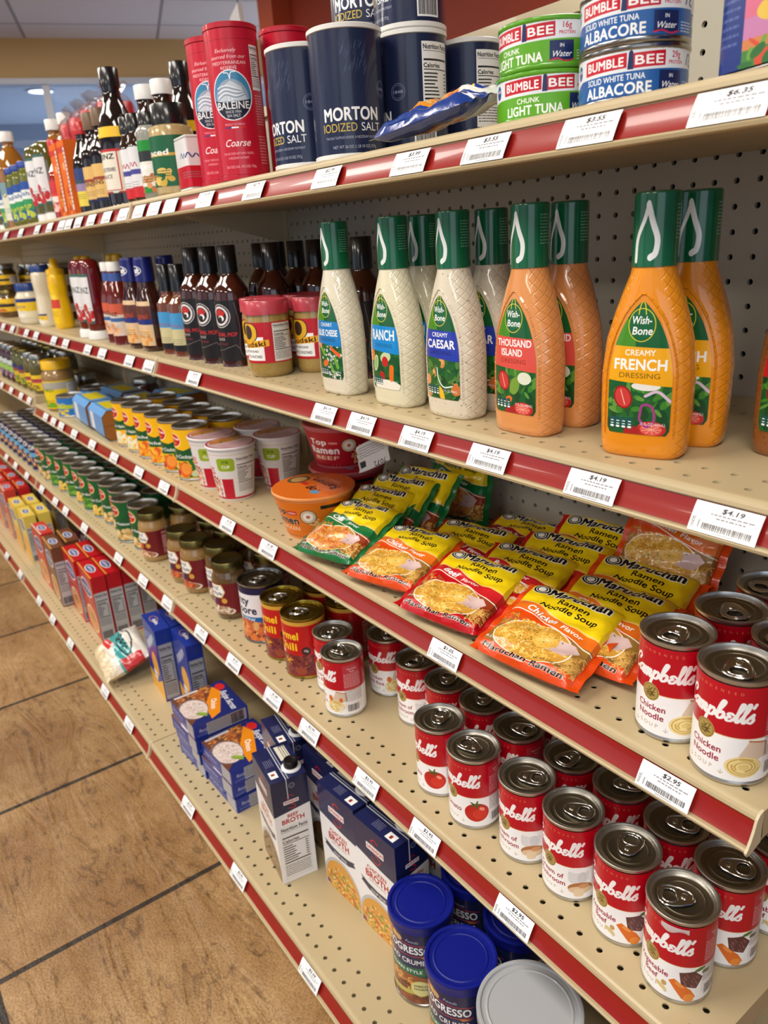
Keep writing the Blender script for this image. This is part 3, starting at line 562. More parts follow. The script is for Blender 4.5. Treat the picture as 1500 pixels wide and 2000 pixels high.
@art
def crumbs(R):
    c = Cv(273, 138, 4, (28, 36, 84)); c.text(2, 96, 13, 'PROGRESSO', WHITE, b=0.031, w=78); c.curve([(-44, 93), (0, 91), (44, 93)], 1.2, (206, 60, 50)); c.curve([(-44, 111), (0, 112), (44, 111)], 1.2, (206, 60, 50)); c.poly([(26, 92), (44, 90), (30, 88)], (226, 130, 40))
    for x, y, q in ((-24, 118, (206, 40, 30)), (-34, 116, (70, 140, 50)), (-15, 118, (236, 180, 50)), (-28, 123, (226, 90, 40)), (-7, 117, (206, 170, 120))): c.ell(x, y, 6, 5, q)
    c.text(14, 116, 5, 'Foods', (206, 206, 210), it=.3, w=18); c.text(0, 76, 9, 'BREAD CRUMBS', WHITE, w=76, b=0.0186); c.poly([(-46, 68), (46, 70), (42, 64), (46, 54), (-46, 56)], (14, 110, 76)); c.text(-2, 59.5, 6, 'ITALIAN STYLE', WHITE, w=58, b=0.0186)
    c.ell(0, 26, 58, 30, (150, 86, 46)); c.noodles(-14, 34, 30, 16, [(236, 180, 90), (222, 150, 70)], 90, R)
    for i in range(90): c.ell(R.uniform(-46, 46), R.uniform(-2, 36), R.uniform(3, 7), R.uniform(2, 4), R.choice([(120, 60, 36), (150, 80, 46), (96, 44, 30)]), R.uniform(0, 3))
    c.poly([(-40, 8), (30, 20), (30, 28), (-40, 16)], (190, 184, 90)); c.ell(24, 30, 15, 15, (206, 200, 120)); c.ell(24, 30, 13.5, 13.5, (222, 216, 150)); c.text(24, 33, 4, "AMERICA'S", INK, w=20, b=0.0124); c.text(24, 27, 4, 'FAVORITE', INK, w=20, b=0.0124)
    c.nutrition(66, 10, 40, 104, R, (44, 50, 92), WHITE); return c
@art
def ricebox(R, f):
    B = (30, 52, 150)
    if f == 'top':
        c = Cv(160, 112, 4, (28, 40, 110)); c.poly([(-80, 0), (-80, 84), (-40, 78), (20, 40), (70, 0)], (110, 66, 46)); c.leaves(-78, 8, 84, 66, [(190, 110, 50), (160, 80, 40), (206, 140, 70), (110, 60, 36)], 150, R, 6); c.poly([(-66, 84), (-30, 92), (60, 62), (74, 40), (10, 46), (-30, 66)], (232, 140, 24)); c.text(12, 58, 12, 'Onion', WHITE, b=.02, w=44, rot=-.3)
        c.ell(2, 22, 50, 30, (120, 96, 96)); c.ell(4, 24, 46, 26, (222, 206, 200)); c.noodles(4, 24, 42, 22, [(232, 216, 210), (206, 186, 180), (190, 170, 164)], 160, R, 2.2); c.ell(40, 30, 16, 4, (130, 160, 60), .5); c.ell(36, 34, 14, 3, (150, 176, 80), .6)
        c.ell(-52, 97, 17, 10, (206, 40, 40)); c.text(20, 86, 14, 'Recipe Secrets', WHITE, it=.3, b=.01, w=96, rot=-.06); c.rect(-78, 6, 8, 50, (206, 206, 214)); return c
    w = 160 if f == 'front' else 112; c = Cv(w, 32, 4, B); c.text(-w * .2, 14, 8, 'Recipe Secrets', (206, 212, 232), it=.2, w=w * .42); c.rect(w * .18, 2, w * .28, 28, (196, 196, 200)); c.para(w * .2, 26, w * .24, 8, 3, (60, 60, 70), R); c.para(-w * .45, 8, w * .5, 2, 3, (150, 160, 206), R)
    if f == 'side': c.rect(-30, 2, 80, 28, (170, 170, 178)); c.para(-28, 27, 76, 8, 3, (60, 60, 70), R); c.barcode(20, 4, 26, 24, R)
    return c
@art
def crackers(R, f):
    B = (24, 52, 150)
    if f == 'front':
        c = Cv(120, 150, 4, B); c.scrawl(-4, 112, 80, 20, (240, 240, 244), R, rot=.5); c.ell(10, 66, 30, 26, (226, 156, 50)); c.ell(10, 66, 26, 22, (240, 180, 76)); c.poly([(-60, 0), (-60, 40), (10, 26), (60, 46), (60, 0)], (236, 170, 30)); c.rect(-20, 30, 30, 18, WHITE); c.scrawl(-5, 38, 24, 6, B, R); return c
    if f == 'side':
        c = Cv(46, 150, 4, B); c.rect(-20, 4, 40, 116, (150, 152, 160)); c.nutrition(-19, 6, 38, 112, R, (166, 168, 176)); c.ell(6, 134, 6, 5, (40, 60, 130)); return c
    c = Cv(120, 46, 4, B); c.ell(-14, 23, 20, 12, (206, 150, 70)); c.ell(-14, 23, 18, 10, B); c.scrawl(4, 22, 36, 11, WHITE, R); return c
@art
def redbox(R, f, k='red'):
    B, S = {'red': ((190, 16, 30), (222, 150, 60)), 'brown': ((112, 66, 44), (206, 150, 70)), 'yellow': ((232, 206, 90), (240, 186, 60)), 'white': ((206, 60, 50), (222, 206, 190))}[k]
    if f == 'front':
        c = Cv(130, 190, 3.5, B); c.ell(0, 140, 50, 26, WHITE); c.ell(0, 140, 46, 22, (60, 80, 140)); c.scrawl(0, 140, 76, 15, WHITE, R); c.scrawl(0, 106, 50, 6, (250, 220, 170), R); c.ell(4, 46, 50, 40, (236, 214, 170)); c.ell(4, 46, 44, 34, (206, 130, 60)); c.noodles(4, 46, 40, 28, [(236, 190, 110), (206, 110, 60), (226, 160, 90)], 80, R, 3); c.leaves(-20, 40, 50, 20, [(90, 130, 50), (190, 60, 40)], 10, R, 6)
        if k == 'yellow': c.rect(-65, 0, 130, 90, (236, 170, 50))
        return c
    if f == 'side':
        c = Cv(44, 190, 3.5, B); c.rect(-20, 4, 40, 140, (186, 186, 190)); c.nutrition(-19, 40, 38, 102, R, (190, 190, 194)); c.barcode(-16, 8, 30, 22, R); return c
    c = Cv(130, 44, 3.5, B); c.rect(-65, 0, 130, 5, S); c.ell(0, 22, 30, 14, WHITE); c.ell(0, 22, 27, 11, (70, 90, 150)); c.scrawl(0, 22, 40, 9, WHITE, R); return c
@art
def ricebag(R):
    c = Cv(130, 160, 4, (232, 226, 214)); c.poly([(-65, 70), (65, 62), (65, 150), (-65, 130)], (60, 160, 160)); c.poly([(-65, 104), (65, 116), (65, 160), (-65, 160)], (232, 226, 218)); c.curve([(-50, 110), (-20, 130), (30, 120), (44, 96), (0, 84), (-40, 100)], 5, (24, 60, 70)); c.scrawl(0, 102, 66, 18, INK, R); c.poly([(-65, 60), (-6, 76), (-6, 52), (-65, 34)], (206, 50, 50)); c.text(-38, 54, 6, 'LONG GRAIN', WHITE, w=44, rot=.25)
    c.poly([(48, 70), (65, 70), (65, 140), (48, 140)], (200, 36, 44)); c.rect(-65, 0, 130, 40, (226, 206, 166))
    for i in range(900): c.ell(R.uniform(-65, 65), R.uniform(0, 44), 2.2, .8, R.choice([(238, 222, 190), (214, 190, 146), (246, 236, 214), (200, 176, 130)]), R.uniform(0, 3))
    return c
@art
def mustard(R):
    c = Cv(196, 62, 4.5, (190, 24, 40)); c.rect(-26, 4, 52, 36, WHITE); c.rrect(-18, 32, 36, 29, 12, (30, 24, 24)); c.rrect(-16.5, 33, 33, 27, 11, (226, 176, 40)); c.ell(0, 47, 9, 11, (60, 40, 30)); c.poly([(-34, 30), (34, 36), (34, 26), (-34, 20)], (240, 176, 30)); c.text(0, 24.5, 8, 'Pilsudski', (60, 20, 20), b=0.031, w=58, rot=.08); c.text(0, 16.5, 3.6, 'STONE GROUND', INK, w=34, b=0.0124); c.text(0, 8, 4.4, 'POLISH STYLE MUSTARD', INK, w=44, b=0.0124); c.nutrition(40, 2, 34, 58, R, (226, 224, 220)); c.barcode(-84, 8, 18, 44, R, vert=True); return c
@art
def bbq(R):
    c = Cv(186, 104, 4.5, (22, 18, 22))
    for r, q in ((20, WHITE), (19, (30, 24, 28)), (16.5, (230, 226, 226)), (13, (24, 20, 24))): c.ell(0, 78, r, r, q)
    c.poly([(-11, 84), (0, 91), (11, 84), (8, 78), (-8, 78)], (190, 40, 36)); c.ell(2, 74, 6, 5, WHITE); c.ell(0, 72, 4, 5, (24, 20, 24)); [c.text(17.8 * math.sin(a), 78 + 17.8 * math.cos(a), 2.2, ch, (60, 40, 46), rot=-a) for a, ch in zip(np.linspace(-1.2, 1.2, 13), 'KANSAS CITY MOP')]; c.text(0, 43, 7, 'ORIGINAL MOP', (206, 40, 44), w=56, b=0.0186); c.text(-4, 36, 4.4, 'SAUCE', (206, 190, 190), b=0.0124); c.text(-6, 28, 3.4, 'NET WT 19 OZ', (190, 50, 50)); c.line([(-26, 16), (0, 20), (24, 28), (30, 20)], .7, (140, 130, 130)); c.curve([(28, 100), (33, 60), (30, 20), (36, 4)], 1, (110, 104, 110)); c.nutrition(52, 10, 28, 80, R, (60, 56, 60), WHITE); return c
@art
def small_label(R, v):
    """narrow wrap labels of the bottles and jars that stand further off"""
    S = {  # bg, bands [(y0,y1,colour)], title, title colour, blob colours
     'kraft': ((222, 190, 150), [(48, 90, (26, 40, 120)), (60, 90, (90, 40, 30))], 'Original', (170, 60, 40), [(226, 150, 70), (236, 190, 120)]),
     'smalldark': ((206, 196, 150), [(58, 100, (66, 150, 206)), (0, 16, (24, 24, 30))], '-', (150, 90, 120), []),
     'heinzbbq': ((222, 206, 190), [(66, 100, (206, 90, 60)), (44, 56, (60, 100, 160))], 'HEINZ', (40, 30, 40), [(230, 150, 90), (240, 190, 150)]),
     'keystone': ((226, 226, 228), [(0, 6, (60, 100, 90)), (94, 100, (60, 100, 90))], 'HEINZ', (70, 80, 84), [(190, 40, 40)]),
     'mayo': ((236, 224, 190), [(30, 74, (240, 200, 30)), (74, 92, (34, 52, 120))], 'MAYO', (40, 60, 140), [(240, 240, 230)]),
     'tan': ((222, 182, 108), [(0, 10, (30, 34, 66)), (58, 66, (150, 60, 40))], 'PERRINS', (90, 40, 24), []),
     'worc': ((226, 214, 190), [(94, 100, (190, 40, 40)), (0, 4, (160, 40, 40))], 'HEINZ', INK, [(200, 220, 206)]),
     'oregano': ((24, 140, 52), [(12, 60, (236, 232, 222)), (60, 80, (40, 44, 46))], 'Oregano', WHITE, [(200, 110, 70), (222, 150, 100)]),
     'onion': ((20, 96, 60), [(60, 66, (206, 160, 50))], 'Minced', WHITE, [(206, 170, 70), (226, 190, 100)]),
     'vanilla': ((226, 226, 230), [(0, 22, (206, 36, 44)), (22, 30, (230, 230, 232)), (46, 56, (70, 70, 150))], '-', (170, 40, 50), []),
     'relish': ((40, 80, 160), [(22, 52, (50, 150, 90)), (52, 78, (232, 236, 232))], 'Relish', (30, 70, 150), [(190, 206, 60)]),
     'hotsauce': ((206, 50, 56), [(0, 56, (214, 70, 70)), (30, 50, (240, 226, 220))], '-', (190, 30, 36), [(236, 200, 190)]),
     'soy': ((226, 206, 80), [(60, 100, (40, 60, 120)), (40, 60, (150, 130, 170))], '-', (60, 90, 40), []),
     'yellowjar': ((232, 190, 30), [(36, 60, (40, 30, 30))], '-', (90, 50, 20), [(190, 70, 40)]),
     'pickle': ((206, 176, 50), [(60, 100, (170, 50, 60)), (78, 100, (40, 50, 110))], 'PICKLES', (60, 100, 40), [(90, 130, 50)]),
     'olive': ((230, 196, 40), [(50, 76, (190, 60, 80))], 'OLIVES', (60, 70, 30), [(120, 110, 40)]),
     'beet': ((190, 206, 206), [(0, 100, (196, 208, 210)), (30, 70, (150, 190, 90))], 'BEETS', (90, 40, 80), [(110, 40, 90)]),
     'purple': ((120, 60, 150), [(46, 100, (190, 30, 50)), (90, 100, (220, 200, 120))], 'Ketchup', WHITE, []),
     'ymustard': ((240, 196, 10), [(40, 62, (206, 60, 30))], 'MUSTARD', (250, 230, 90), []),
     'bigyellow': ((238, 206, 20), [(70, 96, (176, 172, 160)), (0, 30, (240, 190, 20))], 'MUSTARD', (60, 120, 40), [(110, 170, 40)]),
     'orange': ((228, 108, 26), [(84, 92, (206, 60, 40)), (0, 10, (210, 90, 20))], '-', (250, 226, 190), [(170, 50, 30), (240, 190, 90)]),
     'oil': ((220, 220, 200), [(70, 100, (120, 150, 160))], '-', (90, 100, 60), []),
     'tin': ((232, 230, 230), [(0, 44, (200, 26, 48))], '-', (40, 60, 130), []),
     'bluecan': ((40, 120, 196), [(40, 62, (190, 200, 60))], '-', (240, 220, 60), [(236, 206, 60)]),
     'silver': ((20, 18, 22), [(80, 84, (190, 160, 80)), (20, 24, (190, 160, 80))], '-', (206, 190, 160), [(150, 30, 36)]),
    }[v]
    bg, bands, t, tc, bl = S; c = Cv(180, 100, 3, bg)
    for a, b, q in bands: c.rect(-90, a, 180, b - a, q)
    for i in range(14 if bl else 0): c.ell(R.uniform(-26, 26), R.uniform(4, 34), R.uniform(4, 9), R.uniform(3, 7), R.choice(bl), R.uniform(0, 3))
    c.scrawl(0, 66, 50, 11, tc, R) if t == '-' else c.text(0, 62 if v not in ('mayo', 'oregano', 'vanilla', 'soy', 'tan') else 46, 12, t, tc, w=50, b=0.0248); c.para(-24, 30, 48, 3, 5, shade(bg, .6), R); c.rect(50, 6, 34, 84, (226, 224, 222) if sum(bg) > 300 else (120, 120, 126)); c.para(52, 84, 30, 14, 5.4, (60, 60, 64), R)
    if v == 'worc': c.poly([(-26, 96), (-26, 60), (-16, 52), (-16, 6), (26, 6), (26, 96)], (190, 50, 50)); c.poly([(-24, 94), (-24, 61), (-14, 53), (-14, 8), (24, 8), (24, 94)], (234, 226, 210)); c.text(0, 78, 12, 'HEINZ', INK, w=40, b=0.0248); c.text(2, 50, 9, 'WORCESTERSHIRE', INK, w=36, b=0.0124); c.text(2, 34, 9, 'SAUCE', INK, w=22, b=0.0124)
    return c
@art
def price(R, p):
    c = Cv(53, 31, 9, (250, 250, 252)); K = (40, 38, 44)
    if p: c.text(4, 23, 5.4, '$' + p, K, b=.03, w=16.5, it=.12)
    else: c.text(4, 24, 3.6, '$' + R.choice(['3.19', '2.49', '5.29']), K, b=0.0124, w=11)
    for y, w in ((19.5, 32), (16.2, 22)):
        x = -w / 2 + 4
        while x < w / 2 + 4: l = R.uniform(1.5, 4.5); c.rect(x, y, l, 1.3, (110, 108, 116), .8); x += l + .8
    c.barcode(-16, 4.6, 38, 6.6, R, K); c.rect(-6, 2, 16, .9, (120, 118, 126)); c.text(-22.5, 4, 2.7, 'MANDEL', K, 'l', rot=PI / 2, w=11.5, b=0.0062); c.rect(-19.5, 5, 1, 8, (90, 88, 96), .7)
    return c
@art
def lunchmeat(R):
    c = Cv(260, 72, 4, (30, 54, 130)); c.rect(-46, 0, 96, 72, (232, 196, 130))
    for y, hh, q in ((0, 14, (70, 130, 66)), (10, 12, (206, 130, 80)), (16, 16, (196, 128, 176)), (28, 14, (214, 110, 140)), (40, 8, (206, 70, 44)), (46, 9, (240, 236, 226)), (54, 18, (222, 168, 96))):
        c.poly([(-46, y)] + [(-46 + 8 * i, y + hh + R.uniform(-3, 3)) for i in range(13)] + [(50, y)], q)
    c.leaves(-44, 0, 92, 14, [(50, 110, 60), (110, 160, 70), (210, 80, 60)], 40, R, 6); c.ell(-20, 30, 16, 7, (226, 190, 80)); c.leaves(-44, 56, 90, 14, [(232, 184, 116), (206, 150, 84)], 30, R, 7); c.para(-70, 50, 20, 8, 5, (90, 110, 170), R); c.nutrition(60, 4, 36, 60, R); return c
@art
def snack(R):
    c = Cv(170, 110, 3.5, (24, 60, 140)); c.poly([(-85, 70), (85, 96), (85, 110), (-85, 110)], (40, 120, 200)); c.ell(-6, 50, 52, 30, (226, 140, 40)); c.leaves(-50, 28, 90, 44, [(232, 150, 50), (214, 110, 30), (246, 200, 70)], 60, R, 9); c.scrawl(-10, 84, 84, 14, (246, 214, 60), R); c.poly([(40, 40), (85, 50), (85, 80), (40, 72)], (230, 230, 226)); return c
@art
def foodtag(R):
    c = Cv(70, 46, 5, (206, 206, 206)); c.rect(-30, 6, 14, 10, INK); c.text(14, 8, 8, '7072', INK, w=26, b=0.0124, rot=PI); c.para(-30, 38, 58, 5, 4, (90, 90, 94), R); return c
# ------------------------------------------------------------------ room
CREAM = mat('cream_enamel', (214, 200, 168), 0.38, coat=0.15)
DECK = mat('deck_enamel', (192, 174, 136), 0.42, coat=0.1, noise=(9, (184, 166, 130)))
PEG = mat('pegboard_enamel', (184, 178, 162), 0.45)
DARK = mat('dark_void', (18, 16, 15), 0.9)
REDSTRIP = mat('red_price_rail', (146, 26, 20), 0.28, coat=0.3)

def floor_material():
    m = bpy.data.materials.new('stone_tile'); m.use_nodes = True; n = m.node_tree; L = n.links; N = n.nodes; b = N['Principled BSDF']
    tc = N.new('ShaderNodeTexCoord'); br = N.new('ShaderNodeTexBrick'); mp = N.new('ShaderNodeMapping')
    T = 0.4515
    mp.inputs['Location'].default_value = (0.43, 0.207, 0); mp.inputs['Scale'].default_value = (1 / T, 1 / T, 1)
    br.offset = 0.0; br.squash = 1.0; br.inputs['Scale'].default_value = 1.0; br.inputs['Brick Width'].default_value = 1.0; br.inputs['Row Height'].default_value = 1.0
    br.inputs['Mortar Size'].default_value = 0.013; br.inputs['Mortar Smooth'].default_value = 0.2; br.inputs['Bias'].default_value = 0.0
    br.inputs['Color1'].default_value = (*lin((188, 158, 116)), 1); br.inputs['Color2'].default_value = (*lin((172, 144, 105)), 1); br.inputs['Mortar'].default_value = (*lin((52, 44, 38)), 1)
    L.new(tc.outputs['Object'], mp.inputs[0]); L.new(mp.outputs[0], br.inputs['Vector'])
    # riven stone: long shallow ridges along the aisle, sandy grain, a few dark cracks that follow the ridges
    def noise(scale, detail, rough=.5, dist=0.0, vec=None):
        q = N.new('ShaderNodeTexNoise'); q.inputs['Scale'].default_value = scale; q.inputs['Detail'].default_value = detail; q.inputs['Roughness'].default_value = rough; q.inputs['Distortion'].default_value = dist
        L.new(vec or tc.outputs['Object'], q.inputs['Vector']); return q
    def ramp(src, p0, c0, p1, c1):
        q = N.new('ShaderNodeValToRGB'); e = q.color_ramp.elements; e[0].position = p0; e[0].color = (*lin(c0), 1); e[1].position = p1; e[1].color = (*lin(c1), 1); L.new(src, q.inputs[0]); return q
    m2 = N.new('ShaderNodeMapping'); m2.inputs['Scale'].default_value = (3.4, 11, 8); L.new(tc.outputs['Object'], m2.inputs[0])
    n1 = noise(1.0, 3.5, .55, .9, m2.outputs[0]); n2 = noise(240, 3); n3 = noise(4, 3); n4 = noise(34, 6, .65)
    rd = N.new('ShaderNodeMath'); rd.operation = 'SUBTRACT'; rd.inputs[1].default_value = .5; L.new(n1.outputs[0], rd.inputs[0]); ra = N.new('ShaderNodeMath'); ra.operation = 'ABSOLUTE'; L.new(rd.outputs[0], ra.inputs[0])
    wob = N.new('ShaderNodeMath'); wob.operation = 'MULTIPLY_ADD'; wob.inputs[1].default_value = .07; wob.inputs[2].default_value = -.028; L.new(n4.outputs[0], wob.inputs[0]); rs = N.new('ShaderNodeMath'); rs.operation = 'ADD'; L.new(ra.outputs[0], rs.inputs[0]); L.new(wob.outputs[0], rs.inputs[1])
    crack = ramp(rs.outputs[0], .0, (112, 88, 66), .022, (255, 255, 255)); cl = ramp(n3.outputs[0], .34, (206, 186, 158), .66, (255, 250, 240)); gr = ramp(n2.outputs[0], .34, (196, 180, 160), .60, (255, 252, 246)); mo = ramp(n4.outputs[0], .32, (206, 190, 168), .58, (255, 255, 255))
    prev = br.outputs['Color']
    for src, f in ((crack, .6), (cl, 1.0), (gr, .8), (mo, .55)):
        mx = N.new('ShaderNodeMix'); mx.data_type = 'RGBA'; mx.blend_type = 'MULTIPLY'; mx.inputs[0].default_value = f
        L.new(prev, mx.inputs[6]); L.new(src.outputs[0], mx.inputs[7]); prev = mx.outputs[2]
    L.new(prev, b.inputs['Base Color']); b.inputs['Roughness'].default_value = 0.5
    ad = N.new('ShaderNodeMath'); ad.operation = 'MULTIPLY_ADD'; ad.inputs[1].default_value = -1.2; L.new(br.outputs['Fac'], ad.inputs[0])
    ml = N.new('ShaderNodeMath'); ml.operation = 'MULTIPLY_ADD'; ml.inputs[1].default_value = 0.12; L.new(n2.outputs[0], ml.inputs[0]); L.new(n1.outputs[0], ml.inputs[2]); L.new(ml.outputs[0], ad.inputs[2])
    bp = N.new('ShaderNodeBump'); bp.inputs['Strength'].default_value = 0.9; bp.inputs['Distance'].default_value = 0.012
    L.new(ad.outputs[0], bp.inputs['Height']); L.new(bp.outputs[0], b.inputs['Normal'])
    return m
def slab(name, x0, x1, y0, y1, z0, z1, m, parent=None):
    return obj(name, mesh(name, *boxgeo(x0, x1, y0, y1, z0, z1), m, smooth=False), parent)
struct(slab('floor', -9.5, 5.0, -4.6, 4.2, FLOOR_Z - 0.06, FLOOR_Z, floor_material()))

WDIR = Vector((0.3192, 0.9477, 0)); WN = Vector((-0.9477, 0.3192, 0)); WP = Vector((-4.9976, 1.0072, 0))    # far wall, a little askew to the shelves
WROT = math.atan2(WDIR.y, WDIR.x)
def ceiling_material():
    m = mat('acoustic_tile', (190, 188, 194), 0.85); n = m.node_tree; L = n.links; N = n.nodes; b = N['Principled BSDF']
    tc = N.new('ShaderNodeTexCoord'); br = N.new('ShaderNodeTexBrick'); mp = N.new('ShaderNodeMapping')
    mp.inputs['Rotation'].default_value = (0, 0, -WROT); mp.inputs['Location'].default_value = (-0.42, 0.12, 0)
    br.offset = 0.0; br.inputs['Scale'].default_value = 1.0; br.inputs['Brick Width'].default_value = 0.9; br.inputs['Row Height'].default_value = 0.6
    br.inputs['Mortar Size'].default_value = 0.011; br.inputs['Mortar Smooth'].default_value = 0.1
    br.inputs['Color1'].default_value = (*lin((196, 192, 198)), 1); br.inputs['Color2'].default_value = (*lin((186, 182, 190)), 1); br.inputs['Mortar'].default_value = (*lin((134, 132, 140)), 1)
    L.new(tc.outputs['Object'], mp.inputs[0]); L.new(mp.outputs[0], br.inputs['Vector']); L.new(br.outputs['Color'], b.inputs['Base Color'])
    return m
struct(slab('ceiling', -9.5, 5.0, -4.6, 4.2, CEIL_Z, CEIL_Z + 0.05, ceiling_material()))
def wallslab(name, s0, s1, t0, t1, z0, z1, m):
    """box in the far wall's frame: s along the wall, t behind it"""
    c = []
    for z in (z0, z1):
        for s, t in ((s0, t0), (s1, t0), (s1, t1), (s0, t1)): p = WP + WDIR * s + WN * t; c.append((p.x, p.y, z))
    return obj(name, mesh(name, c, [(0, 1, 5, 4), (1, 2, 6, 5), (2, 3, 7, 6), (3, 0, 4, 7), (4, 5, 6, 7), (3, 2, 1, 0)], m, smooth=False))
TAN = mat('tan_paint', (206, 174, 120), 0.7, noise=(3, (200, 168, 116)))
WHITEP = mat('white_frame', (206, 212, 222), 0.4)
struct(wallslab('wall_left', -5.5, 4.6, 0, 0.12, 2.20, CEIL_Z, TAN))
struct(wallslab('wall_far_left', -5.5, 4.6, 0, 0.12, FLOOR_Z, 0.95, TAN))
struct(wallslab('trim_1', -5.5, 4.6, -0.012, 0.132, 2.165, 2.20, WHITEP))
struct(wallslab('trim_2', -5.5, 4.6, -0.012, 0.132, 0.95, 0.98, WHITEP))
GLASS = mat('pane_glass', (200, 214, 236), 0.02, trans=1.0, ior=1.1)
for i, (a, b) in enumerate(((-5.5, -1.6), (-1.55, 0.21), (0.26, 2.05), (2.10, 4.6))):
    struct(wallslab('window_%d' % (i + 1), a, b, 0.05, 0.056, 0.98, 2.165, GLASS))
    struct(wallslab('trim_%d' % (i + 3), b, b + 0.05, 0.02, 0.09, 0.98, 2.165, WHITEP))
BLUEROOM = mat('blue_grey_paint', (164, 170, 182), 0.8)
struct(wallslab('wall_beyond', -6.5, 5.6, 3.4, 3.5, FLOOR_Z, CEIL_Z, BLUEROOM))
struct(wallslab('ceiling_beyond', -6.5, 5.6, 0.135, 3.4, 2.38, 2.42, mat('beyond_ceiling', (190, 194, 202), 0.8)))
ORANGE = mat('orange_paint', (164, 58, 28), 0.6, noise=(2, (156, 54, 26)))
struct(slab('wall_back', -3.06, 5.0, 2.2, 2.32, FLOOR_Z, CEIL_Z, ORANGE))
struct(slab('trim_9', -3.23, -3.06, 2.08, 2.32, FLOOR_Z, CEIL_Z, mat('orange_paint_lit', (206, 96, 56), 0.5)))  # wall end; the light on it is put into a paler orange
struct(slab('wall_rear', -9.5, 5.0, 4.1, 4.2, FLOOR_Z, CEIL_Z, mat('cream_wall', (206, 186, 150), 0.8)))

LAMP = bpy.data.materials.new('lamp_diffuser'); LAMP.use_nodes = True
_b = LAMP.node_tree.nodes['Principled BSDF']; _b.inputs['Emission Color'].default_value = (1, 0.94, 0.85, 1); _b.inputs['Emission Strength'].default_value = 4.0
for i, (tx, ty) in enumerate(TROFFERS):
    e = empty('ceiling_light', 'flat rectangular fluorescent ceiling light over the aisle', 'light', (tx, ty, CEIL_Z), group='ceiling lights')
    obj('frame', mesh('light_frame', *boxgeo(-.61, .61, -.31, .31, -.012, 0), WHITEP, smooth=False), e)
    obj('diffuser', mesh('light_diffuser', *boxgeo(-.57, .57, -.27, .27, -.016, -.0121), LAMP, smooth=False), e)
p = WP + WDIR * 0.10 + WN * 1.5
e = empty('downlight', 'round glowing downlight in the room behind the glass', 'light', (p.x, p.y, 2.38))
obj('ring', mesh('downlight_ring', *lathe([(.125, 0), (.125, -.014), (.1, -.014), (.1, 0)], 32), WHITEP), e)
L2 = LAMP.copy(); L2.node_tree.nodes['Principled BSDF'].inputs['Emission Strength'].default_value = 9
obj('lamp', mesh('downlight_lamp', *lathe([(0, -.006), (.099, -.006), (.099, -.01), (0, -.012)], 32), L2), e)
bl = bpy.data.lights.new('beyond_daylight', 'AREA'); bl.energy = 90; bl.size = 2.4; bl.color = (0.75, 0.86, 1)
o = bpy.data.objects.new('beyond_daylight', bl); COL.objects.link(o); p = WP + WDIR * 0.6 + WN * 2.6; o.location = (p.x, p.y, 0.5); o.rotation_euler = (PI, 0, 0)
e = empty('hanging_sign', 'white folded card sign with a thin red line hanging behind the shelves', 'sign', (-1.86, 1.2, 1.78))
V = [(-.10, 0, .0), (.075, 0, .0), (.055, 0, .15), (-.02, 0, .115), (-.10, .02, 0), (.075, .02, 0), (.055, .02, .15), (-.02, .02, .115)]
obj('card', mesh('sign_card', V, [(0, 1, 2, 3), (7, 6, 5, 4), (0, 4, 5, 1), (1, 5, 6, 2), (2, 6, 7, 3), (3, 7, 4, 0)], mat('card_white', (226, 222, 220), 0.5), smooth=False), e)
obj('red_line', mesh('sign_line', *boxgeo(-.07, .06, -.002, 0, .02, .028), mat('sign_red', (190, 40, 50), .5), smooth=False), e)
obj('cord', mesh('sign_cord', *shift(lathe([(.002, .14), (.002, .67)], 6), .04, .01, 0), DARK), e)

# ------------------------------------------------------------------ gondola shelving
BAY = 1.2165
def hole_sheet(x0, x1, y0, y1, holes, pitch, r, top, thick, n=8):
    """flat sheet in x-y with real punched holes; holes=(list of xs, list of ys)"""
    xs, ys = holes; h = pitch / 2; V, F = [], []; hs = 0.0048
    def quad(a, b, c, e):
        if b - a < 1e-6 or e - c < 1e-6: return
        k = len(V); V.extend([(a, c, top), (b, c, top), (b, e, top), (a, e, top)]); F.append((k, k + 1, k + 2, k + 3))
    yc = y0
    for y in ys:
        quad(x0, x1, yc, y - h); yc = y + h; xc = x0
        for x in xs:
            quad(xc, x - h, y - h, y + h); xc = x + h
            k = len(V); m = 2 * n   # n even, so that rim points fall on the cell corners
            ang = [PI / 4 + 2 * PI * i / m for i in range(m)]
            for a in ang: V.append((x + r * math.cos(a), y + r * math.sin(a), top))
            for a in ang: V.append((x + r * math.cos(a), y + r * math.sin(a), top - thick))
            for a in ang:
                s = h / max(abs(math.cos(a)), abs(math.sin(a))); V.append((x + s * math.cos(a), y + s * math.sin(a), top))
            for i in range(m):
                j = (i + 1) % m; F.append((k + i, k + 2 * m + i, k + 2 * m + j, k + j)); F.append((k + i, k + j, k + m + j, k + m + i))
        quad(xc, x1, y - h, y + h)
    quad(x0, x1, yc, y1)
    return V, F
PITCH = 0.0254
PEGX = [0.0009 + PITCH * k for k in range(1, 47)]
def make_pegboard():
    zs = [0.0190 + PITCH * k for k in range(0, 48)]
    V, F = hole_sheet(0.0125, BAY - 0.0125, 0.0, 1.2335, (PEGX[:], zs), PITCH * .98, 0.0033, 0, 0.005, 6)
    V = [(x, 0.3049 - t, y) for x, y, t in V]; return mesh('pegboard', V, F, PEG, smooth=False)
PEGME = make_pegboard()
BACKME = mesh('shade_backing', *boxgeo(0.0125, BAY - .0125, 0.316, 0.32, 0, 1.2335), DARK, smooth=False)  # near-black sheet, its colour gives the shade of the hollow behind the holes
RAILME = mesh('top_rail', *boxgeo(0.001, BAY - .001, 0.297, 0.325, 1.2350, 1.2520), CREAM, smooth=False)
